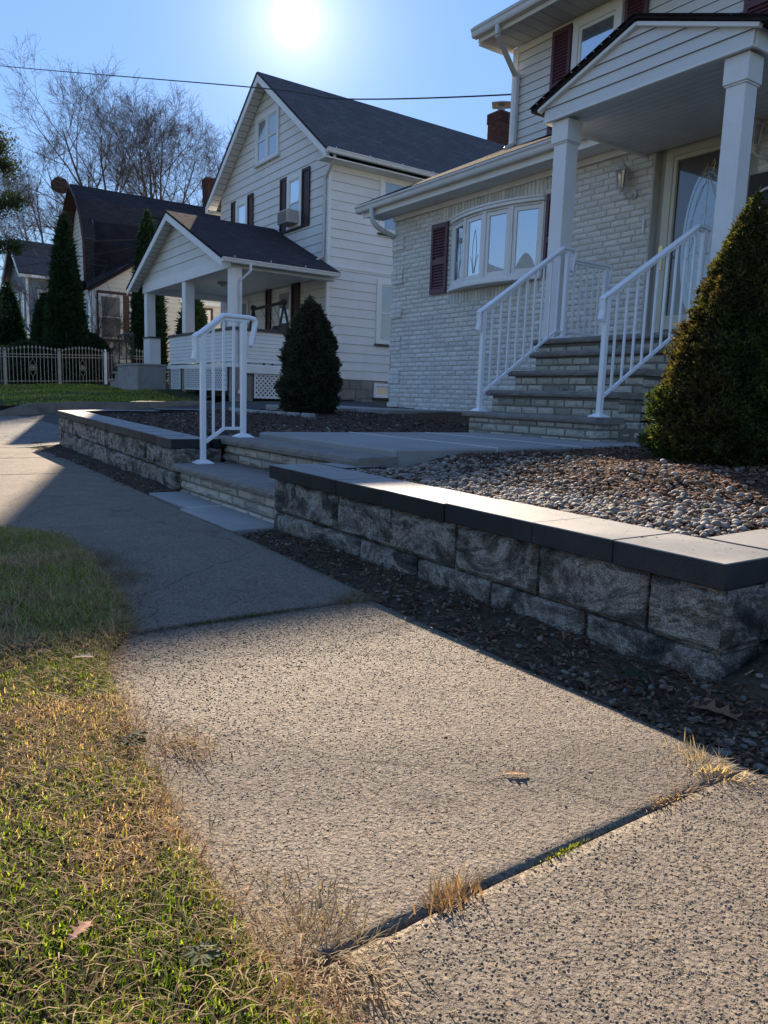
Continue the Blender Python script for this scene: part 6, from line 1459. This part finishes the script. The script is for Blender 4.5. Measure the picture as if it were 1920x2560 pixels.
# ------------------------------------------------------------------ overhead wires
def wire(label, pts, r=.011, name='utility_wire'):
    P = [Vector(p) for p in pts]; out = []
    for i in range(len(P) - 1):
        p0, p1, p2, p3 = P[max(i - 1, 0)], P[i], P[i + 1], P[min(i + 2, len(P) - 1)]
        for k in range(8):
            t = k / 8; out.append(.5 * ((2 * p1) + (p2 - p0) * t + (2 * p0 - 5 * p1 + 4 * p2 - p3) * t * t + (3 * p1 - p0 - 3 * p2 + p3) * t ** 3))
    out.append(P[-1]); mb = MB(); mb.tube(out, r, 6); tag(mb.build(name, MT['cable'], origin=tuple(P[0]), smooth=True), label, 'wire', None)
wire('long dark overhead wire crossing the sky and passing behind the upper storey', [(-38, 2.6, 13.1), (-30, 4.5, 10.6), (-16.6, 7.7, 6.75), (-13.9, 8.33, 5.90), (-9.9, 9.3, 5.07), (-8.5, 9.6, 4.9)], .013)
wire('thin wire crossing low in front of the blue house', [(-33, 4.2, 4.2), (-31, 6.0, 4.55), (-29, 9.0, 5.3), (-26.8, 10.9, 6.2)], .009)
wire('thin wire left of the blue house roof, upper of the pair', [(-36, 3.0, 6.0), (-33.5, 6.2, 5.45), (-33.9, 9.0, 5.3)], .008)
wire('thin wire left of the blue house roof, lower of the pair', [(-36, 3.0, 5.4), (-33.5, 6.2, 5.05), (-33.9, 9.0, 5.1)], .008)

# ================================================================== camera, sun and sky
cam = bpy.data.cameras.new('camera'); co = bpy.data.objects.new('camera', cam); COL.objects.link(co); scene.camera = co
th, ph, psi, fpx = 0.150377821, 0.033924672, -0.96183576, 1881.588
fw = Vector((math.sin(psi) * math.cos(th), math.cos(psi) * math.cos(th), -math.sin(th))); r0_ = Vector((math.cos(psi), -math.sin(psi), 0)); u0_ = r0_.cross(fw)
rv = r0_ * math.cos(ph) + u0_ * math.sin(ph); uv_ = -r0_ * math.sin(ph) + u0_ * math.cos(ph)
mw = Matrix((rv, uv_, -fw)).transposed().to_4x4(); co.matrix_world = mw
cam.sensor_fit = 'VERTICAL'; cam.sensor_height = 36; cam.lens = fpx / 2560 * 36; cam.clip_start = .05; cam.clip_end = 2000
SUN = Vector((-.809, .422, .410)).normalized()
el = math.asin(SUN.z)
sl = bpy.data.lights.new('sun', 'SUN'); sl.energy = SUN_E; sl.angle = R(.5); sl.color = (1.0, .83, .63)
so = bpy.data.objects.new('sun', sl); COL.objects.link(so); so.rotation_euler = (-SUN).to_track_quat('-Z', 'Y').to_euler(); so.location = (-20, 10, 20)
w = bpy.data.worlds.new('World'); scene.world = w; w.use_nodes = True; nt = w.node_tree; nt.nodes.clear()
sky = nt.nodes.new('ShaderNodeTexSky'); sky.sky_type = 'NISHITA'; sky.sun_disc = False; sky.sun_elevation = el
sky.sun_rotation = math.atan2(SUN.x, SUN.y); sky.altitude = 300; sky.air_density = 1.0; sky.dust_density = .0; sky.ozone_density = 3.5
bg = nt.nodes.new('ShaderNodeBackground'); bg.inputs['Strength'].default_value = SKY_E; bw_ = nt.nodes.new('ShaderNodeRGBToBW'); nt.links.new(sky.outputs[0], bw_.inputs[0])
def mnode(op, a, b=None):
    n_ = nt.nodes.new('ShaderNodeMath'); n_.operation = op
    for i, v in enumerate((a, b)):
        if v is None: continue
        if hasattr(v, 'is_linked'): nt.links.new(v, n_.inputs[i])
        else: n_.inputs[i].default_value = v
    return n_.outputs[0]
# camera-like compression of the very bright sky on the sun side, keeping its blue
fac_ = mnode('DIVIDE', 1.0, mnode('ADD', 1.0, mnode('MULTIPLY', bw_.outputs[0], SKY_K)))
vm_ = nt.nodes.new('ShaderNodeVectorMath'); vm_.operation = 'SCALE'; nt.links.new(sky.outputs[0], vm_.inputs[0]); nt.links.new(fac_, vm_.inputs['Scale'])
hs_ = nt.nodes.new('ShaderNodeMix'); hs_.data_type = 'RGBA'; hs_.blend_type = 'MULTIPLY'; hs_.inputs[0].default_value = 1; nt.links.new(vm_.outputs[0], hs_.inputs[6]); hs_.inputs[7].default_value = SKY_T
nt.links.new(hs_.outputs[2], bg.inputs['Color'])
# brightness of the sky close round the sun (the sun is inside the picture)
tcw = nt.nodes.new('ShaderNodeTexCoord'); dt = nt.nodes.new('ShaderNodeVectorMath'); dt.operation = 'DOT_PRODUCT'; nt.links.new(tcw.outputs['Generated'], dt.inputs[0]); dt.inputs[1].default_value = SUN
ac_ = nt.nodes.new('ShaderNodeMath'); ac_.operation = 'ARCCOSINE'; ac_.use_clamp = False; mn = nt.nodes.new('ShaderNodeMath'); mn.operation = 'MINIMUM'; mn.inputs[1].default_value = .999999; nt.links.new(dt.outputs['Value'], mn.inputs[0]); nt.links.new(mn.outputs[0], ac_.inputs[0])
g1 = mnode('MULTIPLY', mnode('EXPONENT', mnode('MULTIPLY', mnode('POWER', mnode('DIVIDE', ac_.outputs[0], .0115), 2.0), -1.0)), 5.0)
g2 = mnode('MULTIPLY', mnode('EXPONENT', mnode('MULTIPLY', mnode('DIVIDE', ac_.outputs[0], .052), -1.0)), .34)
gl = nt.nodes.new('ShaderNodeBackground'); gl.inputs['Color'].default_value = (1, .92, .84, 1); nt.links.new(mnode('ADD', g1, g2), gl.inputs['Strength'])
ad = nt.nodes.new('ShaderNodeAddShader'); nt.links.new(bg.outputs[0], ad.inputs[0]); nt.links.new(gl.outputs[0], ad.inputs[1])
ow = nt.nodes.new('ShaderNodeOutputWorld'); nt.links.new(ad.outputs[0], ow.inputs['Surface'])
scene.view_settings.view_transform = 'Standard'; scene.view_settings.look = 'None'; scene.view_settings.gamma = 1; scene.view_settings.exposure = EXPO
scene.render.engine = 'CYCLES'; scene.render.resolution_x = 768; scene.render.resolution_y = 1024
